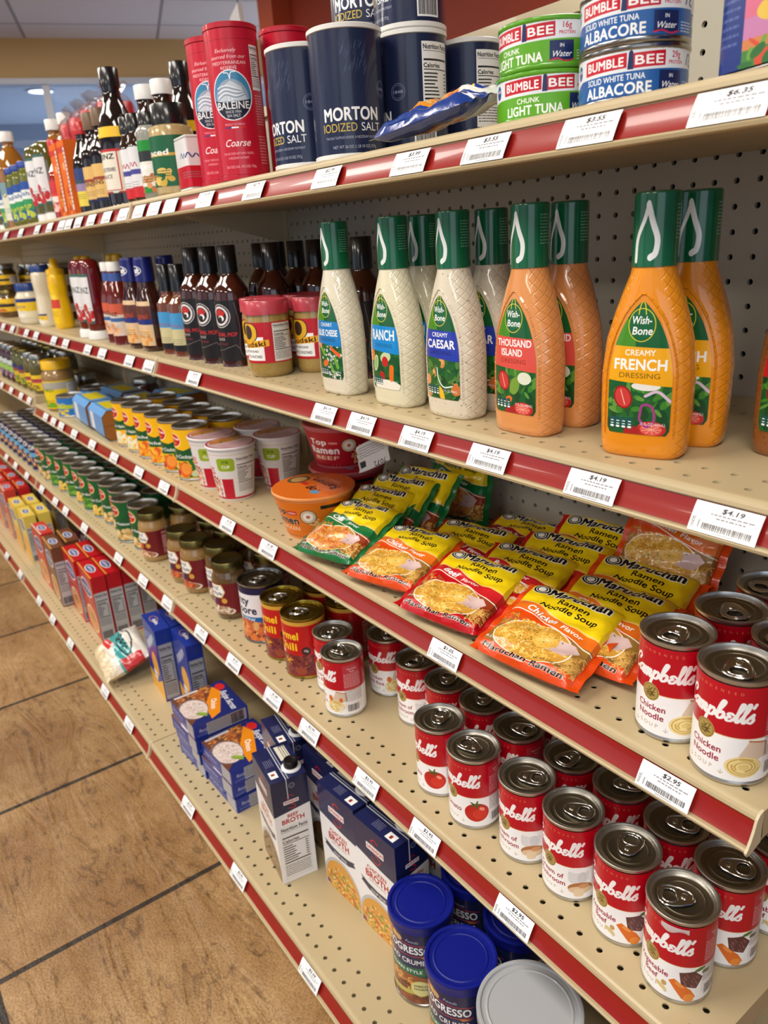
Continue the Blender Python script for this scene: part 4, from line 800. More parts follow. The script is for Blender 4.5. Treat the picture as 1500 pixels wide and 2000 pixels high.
POSTME = mesh('post', *boxgeo(-.011, .011, 0.2985, 0.33, FLOOR_Z, 1.2345), CREAM, smooth=False)
BAYN = {0: 'right-hand', -1: 'middle', -2: 'far left', -3: 'farthest left'}
for b in (0, -1, -2, -3):
    e = empty('pegboard_panel', 'cream perforated pegboard back of the %s shelving bay' % BAYN[b], 'pegboard', (b * BAY, 0, 0), group='pegboard backs of the shelving')
    obj('board', PEGME, e); obj('shade_backing', BACKME, e); obj('top_rail', RAILME, e)
for b, w in ((1, 'at the near end of the shelving'), (0, 'between the right-hand and middle bays'), (-1, 'between the middle and far left bays'), (-2, 'left of the far left bay'), (-3, 'at the far end of the shelving')):
    o = obj('upright_post', POSTME, None, (b * BAY, 0, 0)); tag(o, 'cream steel upright post ' + w, 'post', 'uprights of the shelving')

def make_shelf(depth, name):
    """front edge of the deck at y=0, deck surface z=0; returns meshes"""
    y1 = depth - 0.002; e = 0.0012
    xs = [0.0235 + PITCH * k for k in range(47)]
    V, F = hole_sheet(e, BAY - e, 0.0035, y1, (xs, [0.0178, 0.0178 + PITCH] + ([y1 - .07, y1 - .07 + PITCH])), PITCH * .98, 0.0033, 0, 0.002, 6)
    # folded front: nosing, price channel back, lower lip; then the return under the deck
    prof = [(0.0035, 0), (0.0012, -.0004), (-.0012, -.0018), (-.0026, -.0044), (-.0032, -.0075), (-.0010, -.0082), (-.0020, -.0150), (-.0060, -.0240), (-.0100, -.0296), (-.0135, -.0296), (-.0150, -.0310), (-.0142, -.0336), (-.0115, -.0346), (-.0060, -.0335), (0.004, -.0300), (0.010, -.0290)]
    for (a, za), (c, zc) in zip(prof[:-1], prof[1:]):
        k = len(V); V += [(e, a, za), (BAY - e, a, za), (BAY - e, c, zc), (e, c, zc)]; F.append((k, k + 3, k + 2, k + 1))
    k = len(V)      # closed pan: sides, rear, underside
    V += [(e, 0.006, -.029), (BAY - e, 0.006, -.029), (BAY - e, y1, -.026), (e, y1, -.026), (e, y1, 0), (BAY - e, y1, 0), (e, .0035, 0), (BAY - e, .0035, 0)]
    F += [(k, k + 3, k + 2, k + 1), (k + 3, k + 4, k + 5, k + 2), (k, k + 6, k + 4, k + 3), (k + 1, k + 2, k + 5, k + 7)]
    deck = mesh(name + '_deck', V, F, DECK, smooth=False)
    caps = []
    for x in (e, BAY - e - .0022):       # curled end caps of the price channel
        P = [(a, z) for a, z in prof[:14]]; o2 = [(-.0055, -.0065), (-.0075, -.0140), (-.0105, -.0215), (-.0140, -.0280)]
        outer = [(0.004, .0006), (-.0015, -.0008), (-.0048, -.0045)] + o2 + [(-.0168, -.0312), (-.0150, -.0350), (-.0100, -.0356), (0.004, -.031)]
        caps.append(loft([[(x, a, z) for a, z in outer], [(x + .0022, a, z) for a, z in outer]]))
    lip = [mesh(name + '_end_cap', *c, CREAM, smooth=False) for c in caps]
    s = [(-.0016, -.0092), (-.0030, -.0150), (-.0068, -.0236), (-.0104, -.0290)]
    V2, F2 = loft([[(.0045, a, z), (BAY - .0045, a, z), (BAY - .0045, a + .0007, z), (.0045, a + .0007, z)] for a, z in s]); strip = mesh(name + '_strip', V2, F2, REDSTRIP)
    br = []
    for x in (.006, BAY - .009):
        br.append(loft([[(x, depth - .003, -.0265), (x, depth - .003, -.085), (x, .10, -.032), (x, .10, -.0265)], [(x + .003, depth - .003, -.0265), (x + .003, depth - .003, -.085), (x + .003, .10, -.032), (x + .003, .10, -.0265)]]))
    brk = [mesh(name + '_bracket', *g, CREAM, smooth=False) for g in br]
    return deck, lip, strip, brk
SHELF = {1: (1.0874, 0.0), 2: (0.8112, 0.0), 3: (0.5552, 0.0), 4: (0.3144, -0.0469), 5: (0.0, -0.1518)}
SHN = {1: 'top', 2: 'second', 3: 'third', 4: 'fourth', 5: 'bottom'}
WHAT = {(0, 1): 'salt and tuna', (0, 2): 'salad dressings', (0, 3): 'noodle packets', (0, 4): 'red soup cans', (0, 5): 'broth cartons', (-1, 1): 'sauce bottles', (-1, 2): 'ketchup and barbecue sauce', (-1, 3): 'canned fruit', (-1, 4): 'canned vegetables and gravy', (-1, 5): 'boxed mixes'}
for s, (z, y) in SHELF.items():
    if s in (1, 4, 5): SM = make_shelf(0.3035 - y, 'shelf_%d' % s)
    for b in (0, -1, -2, -3):
        zz = z + (0.0254 if b <= -2 and s == 3 else 0)
        w = WHAT.get((b, s)); lab = 'cream metal shelf, %s level of the %s bay' % (SHN[s], BAYN[b]) + (', holding ' + w if w else ' in the distance')
        e = empty('gondola_shelf', lab, 'shelf', (b * BAY, y, zz), group='shelves of the long store fixture')
        obj('deck', SM[0], e); [obj('end_cap', m, e) for m in SM[1]]; o = obj('price_rail', SM[2], e); o['label'] = 'red price rail strip'
        if s < 5:
            for k in (0, 1): obj('bracket', SM[3][k], e)
for b in (0, -1, -2, -3):
    o = slab('kick_plate', b * BAY + .002, (b + 1) * BAY - .002, -.128, -.122, FLOOR_Z, -.036, CREAM); tag(o, 'cream kick plate under the bottom shelf of the %s bay' % BAYN[b], 'kick plate', 'kick plates of the shelving')
# ------------------------------------------------------------------ product builders (each kind: name, category, parts with their meshes)
STEEL = mat('tin_plate', (150, 148, 146), 0.22, metal=1.0)
STEELSHADE = mat('can_steel_shaded', (150, 144, 128), 0.34, metal=1.0); RIM = mat('can_steel_lit', (206, 204, 200), 0.34, metal=1.0)  # one steel in two tones: dark reflections put into the lid colour, rim lit
GOLD = mat('gold_lacquer', (168, 146, 62), 0.26, metal=1.0)
GOLDDK = mat('antique_gold_lid', (120, 108, 62), 0.32, metal=1.0)
TABM = mat('pull_tab_alloy', (206, 204, 200), 0.22, metal=1.0)
KIND = {}
def kind(k, name, cat, parts): KIND[k] = (name, cat, parts)
COUNT = {}
def place(k, label, x, y, z, rz=0.0, group=None, rot=None):
    name, cat, parts = KIND[k]
    r = empty(name, label, cat, (x, y, z), math.radians(rz), group, rot)
    for p in parts:
        o = obj(p[0], p[1], r)
        if p[0] == 'pull_tab': o.rotation_euler[2] = random.Random(int(x * 7919 + y * 104729)).uniform(-2.6, 2.6)
        for q in p[2:]: obj(q[0], q[1], o)
    return r

_MC = {}
def can_meshes(r, h, lidm, tab=True, n=44):
    k = (r, h, lidm.name, tab)
    if k in _MC: return _MC[k]
    b = lathe([(0, .002), (r - .006, .002), (r - .0045, .0004), (r - .0022, 0), (r - .0008, .0012), (r - .0008, .0036), (r - .0016, .0046), (r - .0016, h - .0052), (r - .0012, h - .0042), (r - .0003, h - .0034), (r, h - .0022), (r - .0002, h - .0006), (r - .0012, h), (r - .0024, h - .0004), (r - .0030, h - .002), (r - .0034, h - .0045), (r - .0062, h - .0048), (r - .0074, h - .0040), (r - .0090, h - .0040), (r - .0102, h - .0046), (r * .6, h - .0046), (r * .58, h - .0042), (r * .55, h - .0046), (0, h - .0046)], n)
    rim = RIM if lidm.name == 'can_steel_shaded' else lidm; Vb, Fb = b
    mi = [0 if (max(math.hypot(Vb[i][0], Vb[i][1]) for i in f) > r - .0058 or Vb[f[0]][2] < h / 2) else 1 for f in Fb]
    body = mesh('can', Vb, Fb, [rim, lidm], mi=mi, angle=50)
    t = None
    if tab:
        z = h - .0036; P = []
        outer = [(.0, -.0135), (.006, -.0125), (.0098, -.009), (.0105, -.003), (.0092, .004), (.0062, .0115), (.003, .0145), (-.003, .0145), (-.0062, .0115), (-.0092, .004), (-.0105, -.003), (-.0098, -.009), (-.006, -.0125)]
        inner = [(0, -.0105), (.0042, -.0098), (.0066, -.0074), (.0070, -.0040), (.0062, -.0008), (.004, .001), (.002, .0015), (-.002, .0015), (-.004, .001), (-.0062, -.0008), (-.0070, -.0040), (-.0066, -.0074), (-.0042, -.0098)]
        tube = []
        def pipe(path, rr, m=6):
            V, F = [], []; N = len(path)
            for i in range(N):
                a = Vector(path[i - 1]); c = Vector(path[(i + 1) % N]); d = (c - a).normalized(); u = Vector((0, 0, 1)); s = d.cross(u)
                for j in range(m): an = 2 * PI * j / m; q = Vector(path[i]) + s * (rr * math.cos(an)) + u * (rr * .8 * math.sin(an)); V.append(tuple(q))
            for i in range(N):
                for j in range(m): a, b2 = i * m + j, i * m + (j + 1) % m; c2, d2 = ((i + 1) % N) * m + (j + 1) % m, ((i + 1) % N) * m + j; F.append((a, b2, c2, d2))
            return V, F
        g1 = pipe([(x, y, z + .0010) for x, y in outer], .0011); g2 = pipe([(x, y, z + .0010) for x, y in inner], .0009)
        V = [(x, y, z + .0010) for x, y in outer] + [(x, y, z + .0010) for x, y in inner]; N = len(outer)
        F = [(i, (i + 1) % N, N + (i + 1) % N, N + i) for i in range(N)]
        rv = lathe([(0, z - .001), (.0028, z - .001), (.0028, z + .0018), (.0018, z + .0024), (0, z + .0024)], 12); rv = shift(rv, 0, .0072, 0)
        V2, F2 = join([g1, g2, (V, F), rv]); V2 = [(x, y - .006, zz) for x, y, zz in V2]
        V2 = [(x * 1.12, y * 1.12, zz) for x, y, zz in V2]; t = mesh('pull_tab', V2, F2, TABM)
    _MC[k] = (body, t); return _MC[k]
def can_kind(k, name, cat, r, h, img, lidm=STEELSHADE, tab=True, lip=.0055, rough=.32):
    body, t = can_meshes(r, h, lidm, tab); V, F, U = wrap([(r - .0010, lip), (r - .0010, h - lip)], 48)
    parts = [('can', body)]; lm = mesh('label', V, F, imat('paper_' + k, img, rough, coat=.15), uv=U); parts.append(('label', lm))
    if t: parts.append(('pull_tab', t))
    kind(k, name, cat, parts)

for v in SOUPS: can_kind('soup_' + v, 'soup_can', 'can', .033, .101, soup(v))
can_kind('chili', 'chili_can', 'can', .038, .112, chili(), GOLD); can_kind('stew', 'stew_can', 'can', .043, .116, stew(), STEEL)
for v in ('corn', 'potato', 'bean'): can_kind(v, 'vegetable_can', 'can', .0375, .112, veg(v), tab=False)
for v in ('cocktail', 'pear', 'peach'): can_kind(v, 'fruit_can', 'can', .0375, .112, veg(v), tab=False)
can_kind('navy', 'navy_can', 'can', .0375, .112, navycan(), tab=False)
can_kind('bluecan', 'pineapple_can', 'can', .041, .062, small_label('bluecan'), tab=False)
GREENEN = mat('green_can_enamel', (96, 168, 36), .25, coat=.6)
can_kind('tuna_green', 'tuna_can', 'can', .0425, .038, tuna('green'), GREENEN, tab=False, lip=.0028); can_kind('tuna_white', 'tuna_can', 'can', .0425, .038, tuna('white'), STEEL, tab=False, lip=.0034)

def lid_geo(r, z0, z1, rip=.012, ripn=40, dish=0.0008):
    return lathe([(r - .002, z0), (r, z0), (r, z0 + .0012), (r, z1 - .0015), (r - .0012, z1), (r - .0035, z1), (r - .0045, z1 - dish), (0, z1 - dish)], 2 * ripn, rip=rip, ripn=ripn, ripz=(z0 + .001, z1 - .001))
def bottle_kind(k, name, cat, prof, bm, cap, capm, lab=None, n=36, extra=(), rip=.012, capname='cap', label_rough=.4):
    """prof body of revolution; cap=(r,z0,z1); lab=(img,z0,z1[,a])"""
    parts = [('body', mesh('body', *lathe(prof, n), bm))]
    if lab:
        img, z0, z1 = lab[:3]; a = lab[3] if len(lab) > 3 else PI
        rr = lambda z: np.interp(z, [p[1] for p in prof], [p[0] for p in prof]) + .0005
        zs = np.linspace(z0, z1, 7); V, F, U = wrap([(float(rr(z)), float(z)) for z in zs], 40, -a, a)
        if a < PI: U = [((.5 + (u - .5) * a / PI), v) for u, v in U]
        parts.append(('label', mesh('label', V, F, imat('label_' + k, img, label_rough, coat=.1), uv=U)))
    if cap: parts.append((capname, mesh(capname, *lid_geo(*cap, rip=rip), capm)))
    kind(k, name, cat, parts + list(extra))
def profile(pts, n=6):
    """catmull-rom through (r,z)"""
    P = np.array(pts, float); E = np.vstack([2 * P[0] - P[1], P, 2 * P[-1] - P[-2]]); R = []
    for i in range(len(P) - 1):
        p0, p1, p2, p3 = E[i:i + 4]
        for t in np.linspace(0, 1, n, endpoint=False): R.append(.5 * (2 * p1 + (p2 - p0) * t + (2 * p0 - 5 * p1 + 4 * p2 - p3) * t * t + (3 * p1 - p0 - 3 * p2 + p3) * t ** 3))
    R.append(P[-1]); return [(float(max(a, 0)), float(b)) for a, b in R]
def jar(k, name, r, h, bm, lidm, img, lz, rl=None, lidh=.014, nm='jar', lipname='lid'):
    rl = rl or r * .9; s = h - lidh
    bottle_kind(k, name, nm, [(0, 0), (r * .86, 0), (r * .97, .004), (r, .010), (r, s - .022), (r * .985, s - .015), (rl * .96, s - .007), (rl * .93, s - .003), (rl * .93, s), (0, s)], bm, (rl, s - .0005, h), lidm, (img, lz[0], lz[1]), capname=lipname)

# --- salt, tuna shelf
WPLAST = mat('white_plastic', (232, 230, 226), .35, coat=.1)
def canister(k, name, r, h, img, ringm, rh, spout=False):
    V, F, U = wrap([(r, rh), (r, h - rh)], 56); parts = [('label', mesh('label', V, F, imat('wrap_' + k, img, .3, coat=.35), uv=U))]
    for nm, z0, z1 in (('bottom_rim', 0, rh), ('top', h - rh, h)):
        g = lathe([(0, z0), (r - .0008, z0), (r + .0009, z0 + .001), (r + .0009, z1 - .001), (r - .0006, z1), (r - .0025, z1 - .0004), (r - .003, z1 - .002), (0, z1 - .002)], 56); parts.append((nm, mesh(nm, *g, ringm)))
    kind(k, name, 'canister', parts)
canister('salt', 'salt_canister', .0415, .134, salt(), WPLAST, .006)
canister('redsalt', 'sea_salt_canister', .0355, .191, redsalt(), mat('red_cap', (186, 20, 44), .35, coat=.3), .0075)
def rounded(w, d, r, n=6):
    P = []
    for cx, cy, a in ((w / 2 - r, -d / 2 + r, -90), (w / 2 - r, d / 2 - r, 0), (-w / 2 + r, d / 2 - r, 90), (-w / 2 + r, -d / 2 + r, 180)):
        for i in range(n + 1): t = math.radians(a + 90 * i / n); P.append((cx + r * math.cos(t), cy + r * math.sin(t)))
    return P
def round_tin(k, name, cat, w, d, r, h, img, m, per):
    R0 = rounded(w, d, r); sh = lambda s, z: [(x * (1 - s / w * 2), y * (1 - s / d * 2), z) for x, y in R0]
    body = mesh('tin', *loft([sh(.002, 0), sh(0, .002), sh(.001, .004), sh(.001, h - .004), sh(0, h - .003), sh(0, h - .0008), sh(.0016, h), sh(.003, h - .003)]), m)
    # label strip runs round the tin starting behind
    k0 = max(range(len(R0)), key=lambda i: (R0[i][1], -R0[i][0])); pts = R0[k0:] + R0[:k0 + 1]; L = [0]
    for a, b in zip(pts[:-1], pts[1:]): L.append(L[-1] + math.hypot(b[0] - a[0], b[1] - a[1]))
    V, U, F = [], [], []
    for z, v in ((.005, 0), (h - .005, 1)):
        for p, l in zip(pts, L): q = 1 + .0004 / math.hypot(*p); V.append((p[0] * q, p[1] * q, z)); U.append((l / L[-1], v))
    N = len(pts)
    for i in range(N - 1): F.append((i, i + 1, N + i + 1, N + i))
    kind(k, name, cat, [('tin', body), ('label', mesh('label', V, F, imat('tinlabel_' + k, img, .3, coat=.3), uv=U))])
round_tin('lunch', 'lunch_meat_tin', 'can', .096, .054, .017, .083, lunchmeat(), STEEL, 0)
round_tin('pepper_tin', 'spice_tin', 'tin', .058, .034, .005, .078, small_label('tin'), mat('tin_white', (226, 224, 222), .4), 0)
def pillow(w, l, t, nx=28, ny=30, fin=.0, seed=0, amp=.0012, ex=3.0, sag=0.0):
    """plump packet lying in x-y with crimped ends at +-x; returns top grid, bottom grid"""
    R = random.Random(seed); ph = [R.uniform(0, 6.28) for _ in range(8)]; V, U, F = [], [], []
    for side in (1, -1):
        for j in range(ny + 1):
            for i in range(nx + 1):
                u, v = -1 + 2 * i / nx, -1 + 2 * j / ny; x, y = u * w / 2, v * l / 2; ui = min(1, abs(x) / (w / 2 - fin)) if fin else abs(u)
                f = max(0, 1 - ui ** ex) ** .5 * max(0, 1 - abs(v) ** ex) ** .5
                wr = amp * (math.sin(9 * u + 3 * v + ph[0]) + math.sin(5 * u - 8 * v + ph[1]) + .7 * math.sin(17 * u + 5 * v + ph[2]) + .6 * math.sin(-4 * u + 19 * v + ph[3])) * (1 if side > 0 else .4)
                pinch = 1 - .05 * (1 - f); ed = .0022 * math.sin(14 * v + ph[4]) * (ui >= .999)
                V.append((x * (pinch if abs(v) < .98 else .985) , y * (1 - .05 * abs(u) ** 4), t / 2 + side * (t / 2 * f + wr * f) + .0016 * side * (f > 0) + ed * .6 - sag * (x * x)))
                U.append(((u + 1) / 2, (v + 1) / 2))
    N = (nx + 1) * (ny + 1)
    for s in (0, 1):
        for j in range(ny):
            for i in range(nx): a = s * N + j * (nx + 1) + i; q = (a, a + 1, a + nx + 2, a + nx + 1); F.append(q if s == 0 else q[::-1])
    edge = [i for i in range(nx + 1)] + [(j) * (nx + 1) + nx for j in range(1, ny + 1)] + [ny * (nx + 1) + i for i in range(nx - 1, -1, -1)] + [j * (nx + 1) for j in range(ny - 1, 0, -1)]
    for a, b in zip(edge, edge[1:] + edge[:1]): F.append((a, b, b + N, a + N)[::-1])
    return V, F, U
V, F, U = pillow(.155, .085, .020, seed=5, amp=.0022, fin=.008)
kind('snack', 'snack_packet', 'packet', [('wrapper', mesh('wrapper', V, F, imat('foil_snack', snack(), .22, coat=.5, crinkle=(30, .4)), uv=U))])

# --- far end of the top shelf
BLACKP = mat('black_cap', (20, 20, 22), .25, coat=.4); DKSAUCE = mat('dark_sauce', (26, 16, 14), .08, coat=1.0); BROWNGL = mat('amber_glass', (44, 24, 14), .08, coat=1.0)
bottle_kind('worc', 'sauce_bottle', 'bottle', profile([(0, 0), (.033, 0), (.0355, .006), (.036, .06), (.035, .115), (.030, .150), (.019, .178), (.0155, .195), (.0155, .210), (0, .210)], 4), DKSAUCE, (.0175, .205, .236), BLACKP, (small_label('worc'), .022, .098, 1.5), extra=[('neck_band', mesh('neck_band', *wrap([(.0362, .118), (.0335, .136)], 40)[:2], mat('yellow_band', (240, 190, 20), .4)))])
bottle_kind('vanilla', 'extract_bottle', 'bottle', [(0, 0), (.0165, 0), (.0185, .003), (.0185, .088), (.0165, .098), (.012, .108), (.012, .118), (0, .118)], BROWNGL, (.0135, .114, .141), BLACKP, (small_label('vanilla'), .006, .088))
bottle_kind('whitecap', 'extract_bottle', 'bottle', [(0, 0), (.022, 0), (.0245, .004), (.0245, .135), (.021, .150), (.016, .158), (.016, .172), (0, .172)], BROWNGL, (.0185, .172, .196), WPLAST, (small_label('vanilla'), .05, .14))
bottle_kind('oregano', 'herb_jar', 'jar', [(0, 0), (.022, 0), (.0245, .003), (.0245, .104), (.0235, .110), (.018, .116), (0, .116)], mat('grey_jar', (150, 150, 140), .2, coat=.6), (.0185, .112, .136), BLACKP, (small_label('oregano'), .010, .092))
bottle_kind('onion', 'onion_jar', 'jar', [(0, 0), (.033, 0), (.0365, .004), (.0365, .094), (.0345, .104), (.027, .108), (0, .110)], mat('minced_onion', (206, 184, 130), .2, coat=.7, noise=(160, (166, 140, 90))), (.0285, .108, .139), BLACKP, (small_label('onion'), .014, .090))
bottle_kind('tansauce', 'sauce_bottle', 'bottle', profile([(0, 0), (.027, 0), (.029, .004), (.029, .095), (.024, .118), (.0145, .135), (.0125, .16), (.0125, .175), (0, .175)], 4), DKSAUCE, (.0155, .150, .182), mat('wrapped_cap', (110, 84, 60), .4), (small_label('tan'), .014, .082))
REDCAP = mat('red_plastic_cap', (190, 26, 34), .35, coat=.2)
bottle_kind('soy', 'soy_sauce_bottle', 'bottle', profile([(0, 0), (.026, 0), (.028, .004), (.028, .09), (.021, .115), (.0125, .14), (.012, .152), (0, .152)], 4), DKSAUCE, (.015, .150, .174), REDCAP, (small_label('soy'), .012, .085))
ORANGEBX = mat('orange_card', (222, 104, 30), .5); 
kind('orange_carton', 'sauce_carton', 'carton', [('carton', carton_mesh('carton', .052, .052, .147, [imat('orange_front', small_label('orange'), .45), ORANGEBX, ORANGEBX, ORANGEBX, ORANGEBX, ORANGEBX]))])
bottle_kind('hot', 'hot_sauce_bottle', 'bottle', profile([(0, 0), (.024, 0), (.026, .004), (.026, .085), (.02, .105), (.013, .12), (.0125, .138), (0, .138)], 4), mat('red_sauce', (150, 26, 16), .08, coat=1.0), (.0155, .132, .166), REDCAP, (small_label('hotsauce'), .012, .08))
OLIVEGL = mat('olive_vinegar', (88, 84, 22), .08, coat=1.0)
bottle_kind('vinegar', 'relish_bottle', 'bottle', profile([(0, .018), (.026, .018), (.030, .024), (.032, .06), (.033, .12), (.030, .158), (.022, .172), (0, .174)], 4), OLIVEGL, (.027, 0, .020), WPLAST, (small_label('keystone'), .035, .145, 1.1), rip=.0, capname='base_cap')
bottle_kind('oil', 'vinegar_bottle', 'bottle', profile([(0, 0), (.04, 0), (.043, .006), (.043, .13), (.040, .165), (.026, .198), (.0145, .215), (.0145, .228), (0, .228)], 4), mat('amber_vinegar', (150, 96, 30), .06, coat=1.0), (.0185, .226, .252), WPLAST, (small_label('oil'), .02, .12))
jar('relish', 'relish_jar', .034, .148, mat('relish', (120, 120, 36), .15, coat=1.0, noise=(90, (84, 92, 26))), mat('blue_lid', (24, 60, 150), .35, coat=.3), small_label('relish'), (.014, .1), .0315)
def wrapped_kind(k, h, r):
    body = mesh('body', *lathe([(0, 0), (r, 0), (r, h * .72), (0, h * .72)], 32), mat('white_shaker', (206, 200, 196), .4)); cap = mesh('cap', *lid_geo(r * .98, h * .72, h * .94, rip=.006), REDCAP)
    R = random.Random(len(k) * 3); rings = []
    for j, (q, z) in enumerate(((1.12, .004), (1.14, h * .3), (1.12, h * .7), (1.14, h * .9), (.9, h * .97), (.5, h * 1.02), (.75, h * 1.07), (.85, h * 1.10))):
        rings.append([(x * q * (1 + R.uniform(-.06, .06)), y * q * (1 + R.uniform(-.06, .06)), z + R.uniform(-.003, .003)) for x, y, _ in ring(r, 0, 30)])
    film = mesh('plastic_wrap', *loft(rings, True, False), mat('clear_film', (240, 240, 244), .08, trans=1.0, ior=1.12, alpha=.45), angle=25)
    kind(k, 'wrapped_shaker', 'shaker', [('body', body), ('cap', cap), ('plastic_wrap', film)])
wrapped_kind('wrapped', .225, .036)

# --- salad dressing
def dress_ring(z, grow=0.0, n=56):
    a = np.interp(z, WZ, WA) + grow; b = np.interp(z, WZ, WBB) + grow; p = np.interp(z, WZ, WP_)
    return ring(0, z, n, sq=(float(a), float(b), float(p)))
WZ, WA = [0, .003, .012, .040, .070, .098, .120, .138, .150, .158, .164], [.0315, .0345, .0362, .0376, .0380, .0352, .0292, .0230, .0186, .0168, .0160]
WBB, WP_ = [.0180, .0205, .0216, .0220, .0222, .0220, .0212, .0198, .0182, .0168, .0160], [3.4, 3.2, 3.0, 2.8, 2.7, 2.6, 2.4, 2.2, 2.0, 2.0, 2.0]
_zz = np.concatenate([[0, .0012, .003, .006], np.linspace(.012, .164, 34)])
def dressing_body_mat(name, c, spk=None):
    m = mat(name, c, .22, coat=.75, sss=.1); n = m.node_tree; N, L = n.nodes, n.links; b = N['Principled BSDF']
    tc = N.new('ShaderNodeTexCoord'); sp = N.new('ShaderNodeSeparateXYZ'); L.new(tc.outputs['Object'], sp.inputs[0])
    an = N.new('ShaderNodeMath'); an.operation = 'ARCTAN2'; L.new(sp.outputs[0], an.inputs[0]); L.new(sp.outputs[1], an.inputs[1])
    outs = []
    for sg in (1, -1):
        a = N.new('ShaderNodeMath'); a.operation = 'MULTIPLY_ADD'; a.inputs[1].default_value = 7.0 * sg; L.new(an.outputs[0], a.inputs[0])
        zc = N.new('ShaderNodeMath'); zc.operation = 'MULTIPLY'; zc.inputs[1].default_value = 330; L.new(sp.outputs[2], zc.inputs[0]); L.new(zc.outputs[0], a.inputs[2])
        s = N.new('ShaderNodeMath'); s.operation = 'SINE'; L.new(a.outputs[0], s.inputs[0]); ab = N.new('ShaderNodeMath'); ab.operation = 'ABSOLUTE'; L.new(s.outputs[0], ab.inputs[0]); outs.append(ab)
    mn = N.new('ShaderNodeMath'); mn.operation = 'MINIMUM'; L.new(outs[0].outputs[0], mn.inputs[0]); L.new(outs[1].outputs[0], mn.inputs[1])
    pw = N.new('ShaderNodeMath'); pw.operation = 'MINIMUM'; pw.inputs[1].default_value = .32; L.new(mn.outputs[0], pw.inputs[0])
    sn = N.new('ShaderNodeSeparateXYZ'); L.new(tc.outputs['Normal'], sn.inputs[0]); mr = N.new('ShaderNodeMapRange'); mr.inputs[1].default_value = -.86; mr.inputs[2].default_value = -.72; L.new(sn.outputs[1], mr.inputs[0])
    mu = N.new('ShaderNodeMath'); mu.operation = 'MULTIPLY'; L.new(pw.outputs[0], mu.inputs[0]); L.new(mr.outputs[0], mu.inputs[1])
    bp = N.new('ShaderNodeBump'); bp.inputs['Strength'].default_value = .55; bp.inputs['Distance'].default_value = .003; L.new(mu.outputs[0], bp.inputs['Height']); L.new(bp.outputs[0], b.inputs['Normal'])
    if spk:
        vo = N.new('ShaderNodeTexVoronoi'); vo.inputs['Scale'].default_value = 170; L.new(tc.outputs['Object'], vo.inputs['Vector'])
        r = N.new('ShaderNodeMapRange'); r.inputs[1].default_value = .08; r.inputs[2].default_value = .2; L.new(vo.outputs['Distance'], r.inputs[0])
        mx = N.new('ShaderNodeMix'); mx.data_type = 'RGBA'; mx.inputs[6].default_value = (*lin(spk), 1); mx.inputs[7].default_value = (*lin(c), 1); L.new(r.outputs[0], mx.inputs[0]); L.new(mx.outputs[2], b.inputs['Base Color'])
    return m
GREENCAP = imat('green_sleeve', dresscap(), .25, coat=.6)
GREENTOP = mat('green_cap_top', (12, 98, 62), .3, coat=.4)
V, F, U = wrap([(.0180, .1565), (.0179, .175), (.0177, .2105)], 48); SLEEVE = mesh('cap_sleeve', V, F, GREENCAP, uv=U)
CAPTOP = mesh('cap', *lathe([(0, .158), (.0174, .158), (.0174, .2105), (.0170, .2118), (.0150, .2124), (0, .2124)], 40), GREENTOP)
def dressing_kind(k, c, spk=None):
    bm = dressing_body_mat('dressing_' + k, c, spk)
    body = mesh('bottle', *loft([dress_ring(float(z)) for z in _zz]), bm, angle=60)
    V, U, F = [], [], []; NZ, NX = 26, 16
    for j in range(NZ + 1):
        z = .0215 + (.130 - .0215) * j / NZ; t = (z - .0215) / (.130 - .0215)
        hw = .0265 * min(1, max(0.02, (1 - max(0, (t - .40) / .60) ** 1.9)) ** .72) * (1 - .10 * max(0, 1 - t / .05) ** 2)
        a, b, p = (float(np.interp(z, WZ, q)) for q in (WA, WBB, WP_))
        for i in range(NX + 1):
            x = hw * (-1 + 2 * i / NX); y = -b * max(0, 1 - (abs(x) / a) ** p) ** (1 / p) - .0005
            V.append((x, y, z)); U.append((x / .054 + .5, (z - .0205) / .112))
    for j in range(NZ):
        for i in range(NX): q = j * (NX + 1) + i; F.append((q, q + 1, q + NX + 2, q + NX + 1))
    lab = mesh('label', V, F, imat('label_dressing_' + k, dressing(k), .28, coat=.4), uv=U)
    # raised oval ridge that frames the label
    fr = []; NZ2 = 40
    path = [(-.0290 * min(1, max(.02, (1 - max(0, (t - .40) / .60) ** 1.9)) ** .72), .0195 + .1165 * t) for t in np.linspace(0, 1, NZ2)]; path += [(-x, z) for x, z in path[::-1]]
    Vr, Fr = [], []; M = len(path)
    for i, (x, z) in enumerate(path):
        a, b, p = (float(np.interp(z, WZ, q)) for q in (WA, WBB, WP_)); y = -b * max(0, 1 - min(1, abs(x) / a) ** p) ** (1 / p); s = math.copysign(.0018, x) if abs(x) > .002 else 0; dz = .0018 if t > .5 and abs(x) < .02 and z > .1 else 0
        Vr += [(x - s, y + .0012, z - dz), (x, y - .0011, z), (x + s, y + .0014, z + dz)]
    for i in range(M - 1):
        for q in (0, 1): Fr.append((3 * i + q, 3 * i + q + 1, 3 * i + q + 4, 3 * i + q + 3))
    kind('dress_' + k, 'dressing_bottle', 'bottle', [('bottle', body), ('label_frame', mesh('label_frame', Vr, Fr, bm)), ('label', lab), ('cap', CAPTOP, ('cap_sleeve', SLEEVE))])
dressing_kind('bluecheese', (226, 218, 196)); dressing_kind('ranch', (228, 220, 190)); dressing_kind('caesar', (222, 212, 190), (150, 130, 100))
dressing_kind('island', (222, 148, 84)); dressing_kind('french', (230, 142, 22)); dressing_kind('italian', (140, 84, 40), (90, 44, 20))

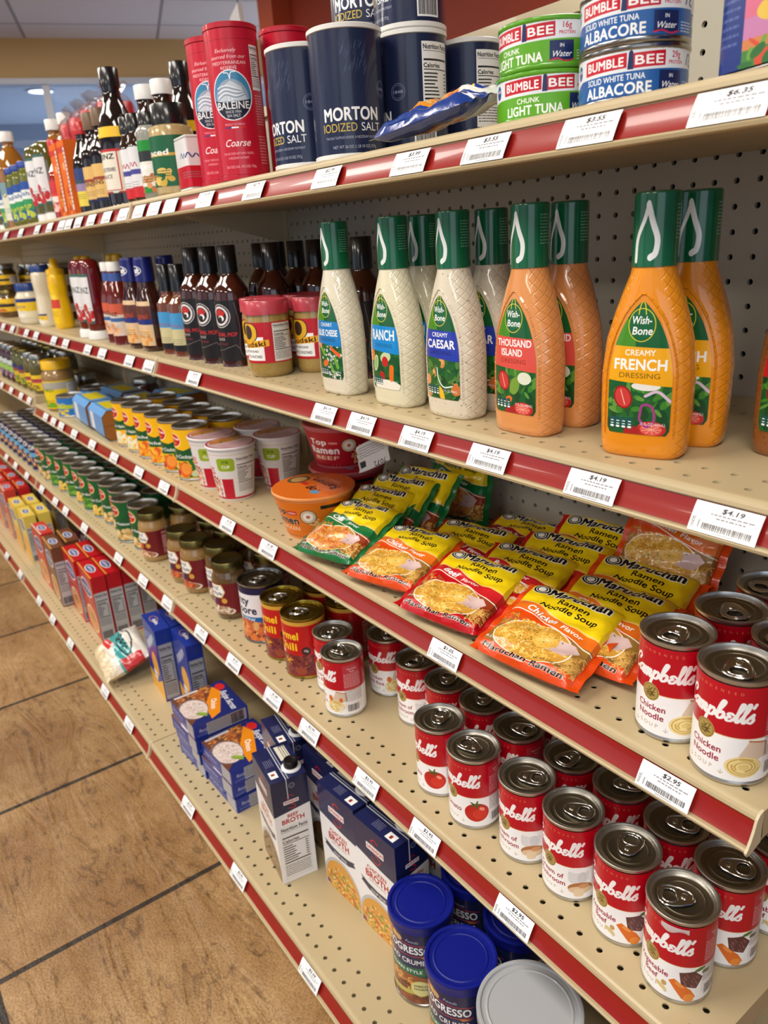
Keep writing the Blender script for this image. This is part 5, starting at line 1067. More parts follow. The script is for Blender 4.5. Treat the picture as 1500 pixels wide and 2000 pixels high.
# --- sauces on the second shelf
MUST = mat('stone_mustard', (176, 148, 84), .15, coat=1.0, noise=(260, (150, 120, 60)))
jar('mustard', 'mustard_jar', .033, .113, MUST, mat('red_foil_lid', (176, 24, 48), .3, coat=.3, noise=(60, (206, 90, 100))), mustard(), (.022, .082), .034, .020)
bottle_kind('bbq', 'barbecue_sauce_bottle', 'bottle', profile([(0, 0), (.027, 0), (.029, .004), (.0295, .05), (.029, .110), (.0255, .128), (.0145, .145), (.0125, .155), (.0125, .178), (0, .178)], 4), mat('bbq_glass', (62, 22, 14), .07, coat=1.0), (.0152, .150, .193), BLACKP, (bbq(), .010, .108), rip=.0)
bottle_kind('smalldark', 'hot_sauce_bottle', 'bottle', profile([(0, 0), (.021, 0), (.023, .004), (.023, .085), (.020, .098), (.0125, .110), (.0115, .13), (.0115, .15), (0, .15)], 4), mat('amber_sauce', (110, 54, 24), .07, coat=1.0), (.0135, .118, .166), BLACKP, (small_label('smalldark'), .010, .080), rip=.0)
def flat_bottle(k, name, spec, bm, lab, cap, capm, capz, sq=2.6, label_a=1.25, capname='cap', lift=0.0, extra=()):
    """oval squeeze bottle: spec rows (z,a,b)"""
    Z, A, B = zip(*spec); zz = np.linspace(Z[0], Z[-1], 30); at = lambda z, g=0: ring(0, z, 44, sq=(float(np.interp(z, Z, A)) + g, float(np.interp(z, Z, B)) + g, sq))
    parts = [('body', mesh('body', *loft([at(float(z)) for z in zz]), bm))]
    img, z0, z1 = lab; V, U, F = [], [], []; n = 20
    for j in range(9):
        z = z0 + (z1 - z0) * j / 8; a, b = float(np.interp(z, Z, A)), float(np.interp(z, Z, B))
        for i in range(n + 1):
            t = label_a * (-1 + 2 * i / n); s, c = math.sin(t), math.cos(t)
            V.append(((a + .0005) * math.copysign(abs(s) ** (2 / sq), s), -(b + .0005) * abs(c) ** (2 / sq), z)); U.append((.5 + t / (2 * PI), j / 8))
    for j in range(8):
        for i in range(n): q = j * (n + 1) + i; F.append((q, q + 1, q + n + 2, q + n + 1))
    parts.append(('label', mesh('label', V, F, imat('label_' + k, img, .4, coat=.1), uv=U)))
    parts.append((capname, mesh(capname, *cap, capm))); kind(k, name, 'bottle', parts + list(extra))
NAVYCAP = mat('navy_cap', (24, 30, 110), .35, coat=.2)
kc = Cv(116, 40, 4, (26, 32, 112)); kc.ell(0, 20, 17, 9, WHITE); kc.ell(0, 20, 15.5, 7.6, (26, 32, 112)); kc.text(0, 15.5, 10, 'Kraft', WHITE, b=.05, w=24, it=.1)
V, F, U = wrap([(.0188, .136), (.0184, .176)], 40)
flat_bottle('kraft', 'barbecue_sauce_bottle', [(0, .029, .022), (.004, .031, .024), (.05, .032, .025), (.085, .031, .024), (.105, .025, .021), (.122, .018, .017), (.135, .0165, .0165)], mat('brown_bbq', (58, 24, 18), .12, coat=.9), (small_label('kraft'), .012, .098), lathe([(0, .134), (.0182, .134), (.0180, .178), (.0165, .181), (0, .181)], 36), NAVYCAP, 0, extra=[('cap_sleeve', mesh('cap_sleeve', V, F, imat('kraft_sleeve', kc.img('kraft_sleeve'), .3, coat=.3), uv=U))])
bottle_kind('heinzbbq', 'barbecue_sauce_bottle', 'bottle', profile([(0, 0), (.023, 0), (.025, .004), (.026, .06), (.025, .095), (.0195, .120), (.0145, .138), (.0135, .158), (0, .158)], 4), mat('red_bbq', (104, 28, 16), .07, coat=1.0), (.0162, .155, .174), WPLAST, (small_label('heinzbbq'), .020, .088), extra=[('neck_label', mesh('neck_label', *wrap([(.0155, .132), (.0145, .152)], 30)[:2], mat('blue_neck', (60, 90, 160), .4)))])
KET = mat('ketchup_red', (104, 14, 20), .15, coat=.8)
def lz(g, *a): return shift(g, *a)
flat_bottle('ketchup', 'ketchup_bottle', [(.020, .022, .02), (.03, .030, .022), (.08, .034, .024), (.13, .0345, .024), (.165, .033, .023), (.178, .028, .02), (.182, .02, .014)], KET, (small_label('keystone'), .038, .150), lathe([(0, 0), (.026, 0), (.0275, .002), (.0265, .018), (.024, .021), (0, .021)], 36), WPLAST, 0, label_a=1.0, capname='base_cap')
flat_bottle('ketchup_up', 'ketchup_bottle', [(0, .028, .022), (.004, .031, .024), (.07, .029, .023), (.12, .031, .024), (.145, .026, .021), (.152, .022, .019)], KET, (small_label('purple'), .014, .13), join([lathe([(0, .150), (.025, .150), (.025, .166), (.022, .168), (0, .168)], 36)]), mat('maroon_cap', (120, 14, 34), .35), 0, extra=[('spout', mesh('spout', *lathe([(0, .167), (.014, .167), (.011, .186), (.006, .190), (0, .190)], 28), mat('yellow_spout', (214, 170, 30), .35)))])
YELLOW = mat('yellow_plastic', (236, 186, 10), .3, coat=.4)
flat_bottle('ymustard', 'yellow_mustard_bottle', [(0, .028, .022), (.004, .031, .025), (.05, .031, .025), (.085, .026, .022), (.12, .029, .024), (.140, .028, .023), (.146, .022, .02)], YELLOW, (small_label('ymustard'), .014, .12), lathe([(0, .145), (.0235, .145), (.0235, .158), (.018, .160), (.013, .163), (.009, .184), (.0045, .188), (0, .188)], 32), YELLOW, 0)
MAYO = mat('mayonnaise', (226, 216, 190), .25, coat=.7); NAVYLID = mat('blue_jar_lid', (20, 52, 120), .35, coat=.2)
flat_bottle('mayo_squeeze', 'mayonnaise_bottle', [(0, .026, .024), (.004, .030, .027), (.05, .030, .027), (.09, .025, .024), (.13, .029, .027), (.150, .027, .026), (.154, .022, .022)], MAYO, (small_label('mayo'), .012, .04), lathe([(0, .153), (.0255, .153), (.0255, .170), (.024, .172), (0, .172)], 36), NAVYLID, 0)
jar('mayo_jar', 'mayonnaise_jar', .042, .121, MAYO, NAVYLID, small_label('mayo'), (.022, .082), .038, .022)
SILVERLID = mat('silver_lid', (170, 172, 170), .28, metal=1.0)
jar('yellowjar', 'relish_jar', .039, .092, mat('brown_relish', (96, 66, 28), .12, coat=1.0), GOLDDK, small_label('yellowjar'), (.02, .064)); jar('redjar', 'pepper_jar', .040, .086, mat('dark_red_pickle', (70, 18, 16), .12, coat=1.0), SILVERLID, small_label('hotsauce'), (.022, .05)); jar('olivejar', 'pickle_jar', .040, .086, mat('dark_olive', (64, 52, 22), .12, coat=1.0), SILVERLID, small_label('yellowjar'), (.018, .05))
# --- third shelf
jar('pickle', 'pickle_jar', .037, .132, mat('pickle_green', (92, 92, 26), .12, coat=1.0, noise=(50, (60, 66, 16))), GOLDDK, small_label('pickle'), (.016, .078)); jar('olive', 'olive_jar', .034, .128, mat('dark_olives', (44, 44, 30), .1, coat=1.0, noise=(60, (120, 110, 50))), SILVERLID, small_label('olive'), (.012, .062)); jar('beet', 'beet_jar', .037, .132, mat('beet_purple', (52, 14, 34), .1, coat=1.0), SILVERLID, small_label('beet'), (.02, .082))
jar('bigyellow', 'mustard_jar', .048, .152, mat('brown_mustard', (158, 122, 70), .15, coat=.9), YELLOW, small_label('bigyellow'), (.008, .092), .043, .026)
def cup_geo(r0, r1, h): return lathe([(0, .003), (r0 - .003, .003), (r0 - .001, 0), (r0, .002), (r1 - .003, h - .008), (r1 - .003, h - .005), (r1, h - .004), (r1, h - .0012), (r1 - .0015, h), (r1 - .003, h - .001), (0, h - .001)], 48)
def cup_kind(k, name, cat, r0, r1, h, side, lid, bm):
    V, F, U = wrap([(r0 + .0005, .004), (r1 - .0024, h - .0085)], 56); q = [(r1 - .002, h - .0004)]
    n = 40; LV = [(0, 0, h - .0002)] + [((r1 - .0012) * math.cos(2 * PI * i / n), (r1 - .0012) * math.sin(2 * PI * i / n), h + .0002) for i in range(n)]; LU = [(.5 + x / (2 * r1), .5 + y / (2 * r1)) for x, y, _ in LV]; LF = [(0, 1 + i, 1 + (i + 1) % n) for i in range(n)]
    kind(k, name, cat, [('cup', mesh('cup', *cup_geo(r0, r1, h), bm)), ('sleeve', mesh('sleeve', V, F, imat('sleeve_' + k, side, .4, coat=.15), uv=U)), ('lid', mesh('lid', LV, LF, imat('lid_' + k, lid, .3, coat=.4, crinkle=(40, .15)), uv=LU))])
cup_kind('cupnoodle', 'noodle_cup', 'cup', .033, .047, .105, cupnoodle(), cuplid(), mat('cup_white', (222, 220, 222), .4))
cup_kind('bowl_orange', 'noodle_bowl', 'bowl', .049, .068, .076, bowl('orange'), bowllid('orange'), mat('bowl_rim_orange', (232, 150, 84), .35)); cup_kind('bowl_red', 'noodle_bowl', 'bowl', .049, .068, .076, bowl('red'), bowllid('red'), mat('bowl_rim_red', (190, 96, 100), .35))
def ramen_kind(v, seed):
    V, F, U = pillow(.141, .124, .0215, 30, 40, fin=.0095, seed=seed, amp=.0013, ex=5.0)
    g = lambda v: v / .125 * .165 if v < .125 else .165 + (v - .125) / .875 * .835      # the print's front strip rolls down over the packet's lower edge
    U = [(a, g(b)) for a, b in U]
    kind('ramen_%s_%d' % (v, seed), 'ramen_packet', 'packet', [('wrapper', mesh('wrapper', V, F, imat('wrapper_' + v, ramen(v), .27, coat=.3, crinkle=(34, .4)), uv=U))])
for v in RAM:
    for s in (1, 2): ramen_kind(v, s)
BROWNCARD = mat('brown_card', (150, 96, 40), .7)
def sleeve_box():
    """fruit-cup sleeve, eight-sided, with folded brown card flaps closing its right end"""
    w, d, h = .160, .088, .078
    oct_ = [(-d / 2, .014), (-d / 2, h - .014), (-d / 2 + .014, h), (d / 2 - .014, h), (d / 2, h - .014), (d / 2, .014), (d / 2 - .014, 0), (-d / 2 + .014, 0)]
    V, F = loft([[(x, y, z) for y, z in oct_[::-1]] for x in (-w / 2, w / 2)], True, False)
    body = mesh('sleeve', V, F, mat('sky_blue_card', (96, 158, 220), .4, coat=.3), smooth=False); fl = []
    for z0, z1 in ((.001, h / 2 - .0004), (h / 2 + .0004, h - .001)):
        P = [(y * .985, min(max(z, z0), z1)) for y, z in oct_]; fl.append(mesh('end_flap', *loft([[(x, y, z) for y, z in P[::-1]] for x in (w / 2 - .003, w / 2 - .0012)]), BROWNCARD, smooth=False))
    return body, fl
SB = sleeve_box()
LBL = mesh('fruit_panel', *boxgeo(-.055, .055, -.022, .022, .0781, .0785), mat('yellow_print', (206, 190, 30), .4), smooth=False); LB2 = mesh('white_panel', *boxgeo(-.055, -.02, -.0447, -.0441, .018, .062), mat('white_print', (226, 228, 232), .4), smooth=False); LB3 = mesh('brand_spot', *lathe([(0, 0), (.009, 0), (.009, .0006), (0, .0006)], 20), mat('red_print', (206, 60, 50), .4))
kind('fruitbox', 'fruit_cup_box', 'box', [('sleeve', SB[0]), ('end_flap', SB[1][0]), ('end_flap', SB[1][1]), ('fruit_panel', LBL), ('white_panel', LB2)])
# --- fourth shelf gravy jars
for v, c, lm in (('turkey', (168, 132, 78), GOLDDK), ('beef', (150, 116, 66), GOLDDK), ('mushroom', (96, 70, 38), GOLDDK)):
    jar('gravy_' + v, 'gravy_jar', .034, .119, mat('gravy_' + v, c, .12, coat=1.0), lm, gravy(v), (.014, .078), .0315, .016)
# --- bottom shelf
NAVYC = mat('navy_card', (26, 32, 76), .3, coat=.2); WHITEC = mat('white_card', (230, 230, 234), .35)
def broth_kind(v):
    top = imat('broth_top', broth_top(), .3, coat=.2)
    f, sd = imat('broth_front_' + v, broth_front(v), .3, coat=.25), imat('broth_side_' + v, broth_side(v), .3, coat=.25); m6 = [f, sd, f, sd, top, WHITEC]
    ct = carton_mesh('carton', .093, .062, .203, m6)
    seam = mesh('top_seam', *join([boxgeo(-.0465, .0465, -.005, -.0036, .203, .2038), boxgeo(.0465, .0471, -.005, -.0036, .165, .2038)]), mat('seam_white', (206, 208, 216), .4), smooth=False)
    cap = mesh('cap', *shift(lid_geo(.0115, .2055, .218, rip=.03, ripn=24), .022, .014, 0), BLACKP); base = mesh('spout_base', *shift(lathe([(0, .203), (.0165, .203), (.016, .2045), (.0122, .2062), (0, .2062)], 32), .022, .014, 0), WHITEC)
    kind('broth_' + v, 'broth_carton', 'carton', [('carton', ct), ('top_seam', seam), ('spout_base', base, ('cap', cap))])
broth_kind('beef'); broth_kind('chicken')
BLUELID = mat('blue_plastic_lid', (10, 24, 130), .4)
def tub(k, name, r, h, img, lidm, seal):
    V, F, U = wrap([(r, .006), (r, h - .012)], 56); parts = [('canister', mesh('canister', *lathe([(0, 0), (r - .001, 0), (r + .0008, .002), (r + .0008, .005), (r - .0006, .006), (r - .0006, h - .004), (0, h - .004)], 56), STEEL)), ('label', mesh('label', V, F, imat('tub_' + k, img, .3, coat=.3), uv=U))]
    g = lathe([(r + .0004, h - .016), (r + .0028, h - .016), (r + .0030, h - .0145), (r + .0026, h - .0035), (r + .0032, h - .0025), (r + .0026, h - .0004), (r + .0008, h), (r - .0016, h - .0006), (r - .0028, h - .003), (r - .0075, h - .0032), (r - .0085, h - .0024), (r - .0100, h - .0024), (r - .0110, h - .0034), (0, h - .0034)], 64); parts.append(('lid', mesh('lid', *g, lidm)))
    kind(k, name, 'canister', parts)
tub('crumbs', 'breadcrumb_canister', .0430, .150, crumbs(), BLUELID, 0); tub('silver', 'black_canister', .058, .165, small_label('silver'), mat('frosted_grey_lid', (172, 174, 178), .35, coat=.2), 0)
BLUEC = mat('blue_card', (26, 50, 146), .35, coat=.2)
OT = imat('onion_top', ricebox('top'), .3, coat=.25); OF = imat('onion_front', ricebox('front'), .35, coat=.2); OS = imat('onion_side', ricebox('side'), .35, coat=.2)
kind('soupbox', 'soup_mix_box', 'box', [('box', carton_mesh('box', .125, .116, .0305, [OF, OS, BLUEC, BLUEC, OT, BLUEC]))])
kind('cracker', 'blue_box', 'box', [('box', carton_mesh('box', .106, .037, .187, [imat('crk_f', crackers('front'), .35, coat=.2), imat('crk_s', crackers('side'), .4), BLUEC, BLUEC, imat('crk_t', crackers('top'), .35, coat=.2), BLUEC]))])
for k2, c in (('red', (176, 16, 30)), ('brown', (100, 58, 38)), ('yellow', (222, 196, 84)), ('white', (196, 60, 52))):
    cm = mat('card_' + k2, c, .4, coat=.15)
    kind('mix_' + k2, 'mix_box', 'box', [('box', carton_mesh('box', .146 if k2 == 'red' else .13, .039, .192 if k2 != 'yellow' else .172, [imat('mixf_' + k2, redbox('front', k2), .35, coat=.2), imat('mixs_' + k2, redbox('side', k2), .45), cm, cm, imat('mixt_' + k2, redbox('top', k2), .35, coat=.2), cm]))])
V, F, U = pillow(.170, .125, .050, 30, 26, seed=9, amp=.0016, ex=3.4, fin=.004)
kind('ricebag', 'rice_bag', 'bag', [('bag', mesh('bag', V, F, imat('rice_film', ricebag(), .25, coat=.4, crinkle=(26, .4)), uv=U))])
V, F, U = pillow(.17, .15, .10, 26, 26, seed=12, amp=.007, ex=2.6)
kind('purplebag', 'purple_bag', 'bag', [('bag', mesh('bag', V, F, mat('purple_film', (84, 26, 52), .28, coat=.4, bump=(22, .8)), uv=U))])
# --- price tickets
def ticket_mesh(p):
    V, U, F = [], [], []; prof = [(-.0030, -.0090), (-.0056, -.0135), (-.0085, -.0190), (-.0118, -.0250), (-.0142, -.0294)]; n = 6; t = np.linspace(0, 1, len(prof))
    for b in (0, .0004):
        for (y, z), v in zip(prof, t):
            for i in range(n + 1): V.append((-.0265 + .053 * i / n, y - .0008 + b - .0006 * math.sin(PI * v), z)); U.append((i / n, 1 - v))
    N = (n + 1) * len(prof)
    for s in (0, 1):
        for j in range(len(prof) - 1):
            for i in range(n): a = s * N + j * (n + 1) + i; q = (a, a + n + 1, a + n + 2, a + 1); F.append(q if s == 0 else q[::-1])
    return mesh('price_tag', V, F, imat('ticket_' + p, price(p), .35, coat=.3), uv=U)
TICKET = {}
V, F, U = pillow(.07, .046, .0004, 10, 8, amp=.0008, seed=3); FT = mesh('paper_tag', V, F, imat('grey_tag', foodtag(), .6), uv=U)
# ------------------------------------------------------------------ stocking the shelves
Z1, Z2, Z3, Z4 = 1.0875, 0.8113, 0.5553, 0.3145
def row(k, rows, z, group=None, dx=0.0):
    """rows of (x mm, y mm, rz deg, label)"""
    for x, y, rz, lab in rows: place(k, lab, x / 1000, y / 1000, z, rz, group)
# ---- top shelf, right to left
place('lunch', 'blue luncheon meat tin with a sandwich picture at the right end', 1.150, .047, Z1, -18)
for i, (x, y, rz) in enumerate(((1.013, .063, 33), (1.014, .062, 24))): place('tuna_white', 'blue and white albacore tuna can, %s of its stack of two' % ('lower', 'upper')[i], x, y, Z1 + .0382 * i, rz, 'stacked tuna cans')
for i, (x, y, rz) in enumerate(((.9205, .062, 42), (.9225, .063, 14))): place('tuna_green', 'green light tuna can, %s of its stack of two' % ('lower', 'upper')[i], x, y, Z1 + .0382 * i, rz, 'stacked tuna cans')
place('snack', 'blue and orange snack packet lying by the green tuna cans', .806, .046, Z1 + .0165, 0, rot=(.24, -.09, .02))
for x, y, z, rz, lab in ((630, 50, 0, 60, 'navy iodized salt canister standing foremost beside the red canisters'), (538, 46, 0, 10, 'navy salt canister between the red canisters and the foremost navy one'), (640, 138, 0, -34, 'navy salt canister directly behind the foremost one, another stacked on it'), (632, 236, 0, -41, 'navy salt canister at the back, its nutrition panel showing beside green tuna'), (552, 138, 0, 6, 'navy salt canister hidden behind the foremost one, carrying the upper left one'),
        (554, 136, 1, 42, 'navy salt canister stacked on the upper level, left one of two'), (640, 138, 1, -22, 'navy salt canister stacked on the upper level, right one with barcode')):
    place('salt', lab, x / 1000, y / 1000, Z1 + .1342 * z, rz, 'navy salt canisters')
row('redsalt', [(376, 38, 52, 'tall red sea salt canister standing foremost, nearest the navy salt'), (300, 44, 47, 'tall red sea salt canister furthest left, by the small spice tin'), (385, 118, 44, 'tall red sea salt canister behind the gap next to the navy salt'), (405, 205, 0, 'tall red sea salt canister deepest, its lid peeping over the navy salt')], Z1, 'red sea salt canisters')
place('pepper_tin', 'small red and white spice tin against the red canisters', .214, .030, Z1, -6)
row('onion', [(112, 44, 4, 'wide green labelled spice jar with a black lid in front'), (170, 128, 0, 'wide green labelled spice jar half hidden behind the red canisters')], Z1, 'green labelled spice jars')
place('oregano', 'narrow green herb jar between the white labelled bottles and wide spice jar', .046, .034, Z1, 4)
row('vanilla', [(-1, 26, 0, 'little white labelled bottle with red base next to the herb jar'), (-41, 26, 0, 'little white labelled bottle with red base next to the tall black bottle')], Z1, 'little white labelled bottles')
row('whitecap', [(-56, 74, 0, 'brown bottle with white cap, tallest and centre of its trio'), (-105, 100, 0, 'brown bottle with white cap, nearest the tall black bottle'), (0, 84, 0, 'brown bottle with white cap, nearest the wide spice jar')], Z1, 'brown bottles with white caps')
row('worc', [(-134, 40, 8, 'tall black sauce bottle in front with yellow neck band'), (-48, 142, 6, 'tall black sauce bottle standing behind the white capped bottles')], Z1, 'tall black sauce bottles')
row('tansauce', [(-216, 36, 0, 'dark sauce bottle with tan label next to the tall black bottle'), (-276, 36, 0, 'dark sauce bottle with tan label left of its twin')], Z1, 'tan labelled sauce bottles')
place('soy', 'dark bottle with red cap left of the tan labelled bottles', -.338, .034, Z1)
row('orange_carton', [(-404, 30, 0, 'orange sauce carton nearer the red capped dark bottle'), (-468, 30, 0, 'orange sauce carton next to the red hot sauce')], Z1, 'orange sauce cartons')
place('hot', 'red hot sauce bottle beside the orange cartons', -.548, .032, Z1)
row('vinegar', [(-640, 34, 0, 'olive green squeeze bottle standing on its white cap by the hot sauce'), (-722, 34, 0, 'olive green squeeze bottle standing on its white cap by the relish')], Z1, 'olive green squeeze bottles')
row('relish', [(-815, 34, 0, 'blue lidded relish jar nearer the olive squeeze bottles'), (-905, 34, 0, 'blue lidded relish jar further from the olive squeeze bottles'), (-985, 36, 0, 'blue lidded relish jar last before the picture edge')], Z1, 'blue lidded relish jars')
row('oil', [(-850, 118, 0, 'amber vinegar bottle with white cap behind the relish jars'), (-745, 122, 0, 'amber vinegar bottle with white cap behind the olive squeeze bottles')], Z1, 'amber vinegar bottles')
row('wrapped', [(-440, 108, 0, 'red capped shaker in clear film behind the orange cartons'), (-545, 112, 0, 'red capped shaker in clear film behind the hot sauce'), (-330, 112, 0, 'red capped shaker in clear film behind the tan labelled bottles'), (-640, 116, 0, 'red capped shaker in clear film behind the olive squeeze bottles')], Z1, 'film wrapped shakers')
for i in range(7): place(('oil', 'relish', 'vinegar', 'tansauce')[i % 4], 'small %s bottle or jar far along the top shelf, %s past the relish jars' % (('amber', 'blue lidded', 'olive', 'tan labelled')[i % 4], ('first', 'second', 'third', 'fourth', 'fifth', 'sixth', 'seventh')[i]), -1.085 - .105 * i, .05, Z1)
# ---- second shelf
for k, x, y, rz, lab in (('bluecheese', 596, 38, 0, 'creamy white dressing bottle with chunky blue cheese label beside the mustard'), ('ranch', 714, 40, 0, 'creamy white ranch dressing bottle with light blue label in front'), ('ranch', 708, 90, 0, 'creamy white ranch dressing bottle hidden behind its twin'), ('caesar', 813, 44, 0, 'speckled white caesar dressing bottle with royal blue label in front'), ('caesar', 818, 94, 0, 'speckled white caesar dressing bottle hidden behind its twin'),
        ('island', 922, 43, 0, 'pinkish orange thousand island dressing bottle in front'), ('island', 926, 93, 0, 'pinkish orange thousand island dressing bottle behind its twin'), ('french', 1052, 50, 17, 'bright orange creamy french dressing bottle in front'), ('french', 1054, 104, 14, 'bright orange creamy french dressing bottle behind its twin'), ('italian', 1150, 122, 0, 'brown Italian dressing bottle cut off by the right picture edge')):
    place('dress_' + k, lab, x / 1000, y / 1000, Z2, rz, 'salad dressing bottles')
row('mustard', [(378, 45, 0, 'stone ground mustard jar in front with nutrition panel showing'), (325, 66, 6, 'stone ground mustard jar nearest the dark barbecue bottles'), (408, 112, 4, 'stone ground mustard jar next to the blue cheese dressing'), (345, 132, 0, 'stone ground mustard jar at the back of its cluster')], Z2, 'red lidded mustard jars')
row('bbq', [(99, 54, 14, 'dark barbecue bottle with red ring label next to the short amber bottles'), (169, 54, 14, 'dark barbecue bottle with ring label, second from the short amber bottles'), (235, 59, 14, 'dark barbecue bottle with ring label, last before the mustard jars')], Z2, 'dark barbecue bottles in front')
row('bbq', [(268, 122, 14, 'dark barbecue bottle standing just behind the mustard jars')] + [(100 + 66 * i, 190, 10, 'dark barbecue bottle deep in the shadow, %s from the left at the back' % t) for i, t in enumerate(('first', 'second', 'third', 'fourth', 'fifth'))] + [(520, 130, 0, 'dark barbecue bottle in shadow behind the blue cheese dressing')], Z2, 'dark barbecue bottles at the back')
row('smalldark', [(29, 50, 8, 'short amber sauce bottle with black cap by the dark barbecue bottles'), (-29, 49, 8, 'short amber sauce bottle with black cap by the navy capped sauce'), (-28, 112, 0, 'short amber sauce bottle standing in the second row')], Z2, 'short amber sauce bottles')
row('kraft', [(-112, 40, 0, 'brown sauce bottle with tall navy cap beside the amber bottles'), (-190, 38, 0, 'brown sauce bottle with tall navy cap beside the white capped red bottles'), (-165, 104, 0, 'brown sauce bottle with tall navy cap behind its two twins')], Z2, 'navy capped sauce bottles')
row('heinzbbq', [(-292, 39, 0, 'white capped red sauce bottle nearer the navy caps'), (-354, 44, 0, 'white capped red sauce bottle nearer the ketchup')], Z2, 'white capped red sauce bottles')
row('ketchup', [(-462, 32, 0, 'dark red ketchup bottle standing on its white cap, nearer the white capped bottles'), (-538, 33, 0, 'dark red ketchup bottle standing on its white cap, further from the white capped bottles')], Z2, 'upturned ketchup bottles')
row('ketchup_up', [(-455, 100, 0, 'ketchup bottle with maroon collar and yellow spout behind the nearer upturned bottle'), (-620, 74, 0, 'ketchup bottle with purple label next to the upturned bottles'), (-690, 76, 0, 'ketchup bottle with purple label next to the yellow mustard'), (-560, 118, 0, 'ketchup bottle with yellow spout deep behind the upturned pair')], Z2, 'yellow spouted ketchup bottles')
place('ymustard', 'bright yellow mustard squeeze bottle', -.870, .056, Z2); place('mayo_squeeze', 'white mayonnaise squeeze bottle with blue cap', -.990, .044, Z2); place('mayo_jar', 'wide mayonnaise jar with blue lid and yellow label', -1.165, .040, Z2)
n5 = ('nearest', 'second', 'third', 'fourth', 'fifth', 'sixth')
for i in range(4):
    x = -1.60 - .1 * i
    place('yellowjar', 'yellow labelled jar in front, %s past the mayonnaise' % n5[i], x + .02, .058, Z2, 0, 'yellow labelled jars')
    place('olivejar', 'silver lidded jar resting on a yellow labelled one, %s past the mayonnaise' % n5[i], x + .02, .058, Z2 + .0925, 0, 'stacked jars')
for i in range(5):
    x = -1.20 - .1 * i; place('redjar', 'dark red jar in the row behind the mayonnaise, %s from the right' % n5[i], x, .148, Z2, 0, 'dark jars behind'); place('olivejar', 'dark jar stacked on a red one behind the mayonnaise, %s from the right' % n5[i], x, .148, Z2 + .0865, 0, 'dark jars behind')
# ---- third shelf
for x, y, rz, lab in ((1165, 37, -14, 'chicken noodle soup can at the very front right of the noodle shelf'), (1100, 48, -6, 'chicken noodle soup can next to the noodle packets'), (1108, 122, 8, 'chicken noodle soup can in the second row, nearer the noodle packets'), (1172, 108, 6, 'chicken noodle soup can in the second row cut by the picture edge'), (1110, 192, 10, 'chicken noodle soup can deepest, against the pegboard')):
    place('soup_noodle', lab, x / 1000, y / 1000, Z3, rz, 'chicken noodle soup cans')
RAMEN = [  # kind, x, y, z (mm, centre of base above its lower edge), tilt, roll, yaw, label
 ('chicken', 2, 947, 55, 3, 15, 2, 9, 'orange chicken noodle packet foremost, overhanging the shelf edge'), ('chicken', 1, 974, 107, 1, 20, 2, 8, 'orange chicken noodle packet just under and behind the foremost one'), ('chicken', 2, 972, 156, 1, 26, 2, 10, 'orange chicken noodle packet third, next to the soup can'), ('chicken', 1, 968, 250, 40, 60, 0, 2, 'orange chicken noodle packet propped upright on the pegboard'),
 ('beef', 1, 803, 58, 3, 15, 1, 11, 'bright red beef noodle packet at the shelf edge'), ('beef', 2, 836, 113, 1, 20, 1, 11, 'red beef noodle packet right behind the foremost red one'), ('beef', 1, 853, 163, 1, 26, 0, 10, 'red beef noodle packet third from the shelf edge'), ('beef', 2, 868, 214, 2, 34, 0, 9, 'red beef noodle packet deepest, near the pegboard'),
 ('chicken', 1, 671, 66, 3, 15, -2, 13, 'orange chicken noodle packet beside the green packets'), ('roast', 2, 720, 126, 1, 20, 0, 13, 'dark red roast beef noodle packet behind the orange one'), ('roast', 1, 742, 212, 2, 14, 0, 12, 'dark red noodle packet lying low in shadow by the pegboard'),
 ('chili', 1, 548, 57, 3, 21, -3, 10, 'green chili noodle packet at the shelf edge'), ('chili', 2, 540, 103, 1, 31, -3, 9, 'green chili noodle packet second, leaning on the one behind'), ('chili', 1, 548, 140, 1, 40, -3, 9, 'green chili noodle packet third in the leaning row'), ('chili', 2, 566, 176, 1, 48, -3, 8, 'green chili noodle packet fourth, last of the leaning row'), ('chili', 1, 576, 262, 14, 78, 0, 4, 'green chili noodle packet upright against the pegboard')]
for v, s, x, y, z, tl, rl, yw, lab in RAMEN:
    place('ramen_%s_%d' % (v, s), lab, x / 1000, y / 1000, Z3 + z / 1000 + .059 * math.sin(math.radians(tl)) + .067 * abs(math.sin(math.radians(rl))), 0, 'ramen noodle packets', rot=(math.radians(tl), math.radians(rl), math.radians(yw)))
place('bowl_orange', 'orange chicken noodle bowl standing left of the green packets', .421, .073, Z3, 0)
for i, t in enumerate(('lower', 'upper')): place('bowl_red', 'red noodle bowl, %s of the two stacked behind the orange bowl' % t, .352 - .01 * i, .185, Z3 + .0765 * i, 20 * i, 'stacked red bowls')
o = obj('paper_tag', FT, None, (.485, .150, Z3 + .125), (1.15, -.45, .35)); tag(o, 'grey upside down paper tag hanging beside the red noodle bowls', 'tag')
row('cupnoodle', [(157, 55, -2, 'white and red noodle cup in front, nutrition panel showing'), (62, 59, 0, 'white and red noodle cup next to the yellow fruit cans'), (66, 158, 4, 'white and red noodle cup in the second row behind the fruit cans'), (160, 152, -8, 'white and red noodle cup in the second row beside the red bowls')], Z3, 'white and red noodle cups')
q = ('first', 'second', 'third', 'fourth', 'fifth', 'sixth')
for i, (x, v) in enumerate(((-27, 'cocktail'), (-108, 'cocktail'), (-188, 'peach'), (-266, 'peach'), (-344, 'pear'), (-422, 'pear'))):
    place(v, 'yellow canned fruit in front, %s from the noodle cups' % q[i], x / 1000, .053, Z3, 30, 'yellow fruit cans in front')
for i, (x, v) in enumerate(((-32, 'cocktail'), (-113, 'peach'), (-194, 'peach'), (-290, 'pear'), (-400, 'pear'))):
    place(v, 'yellow canned fruit in the second row, %s from the noodle cups' % q[i], x / 1000, .134, Z3, 24, 'yellow fruit cans behind')
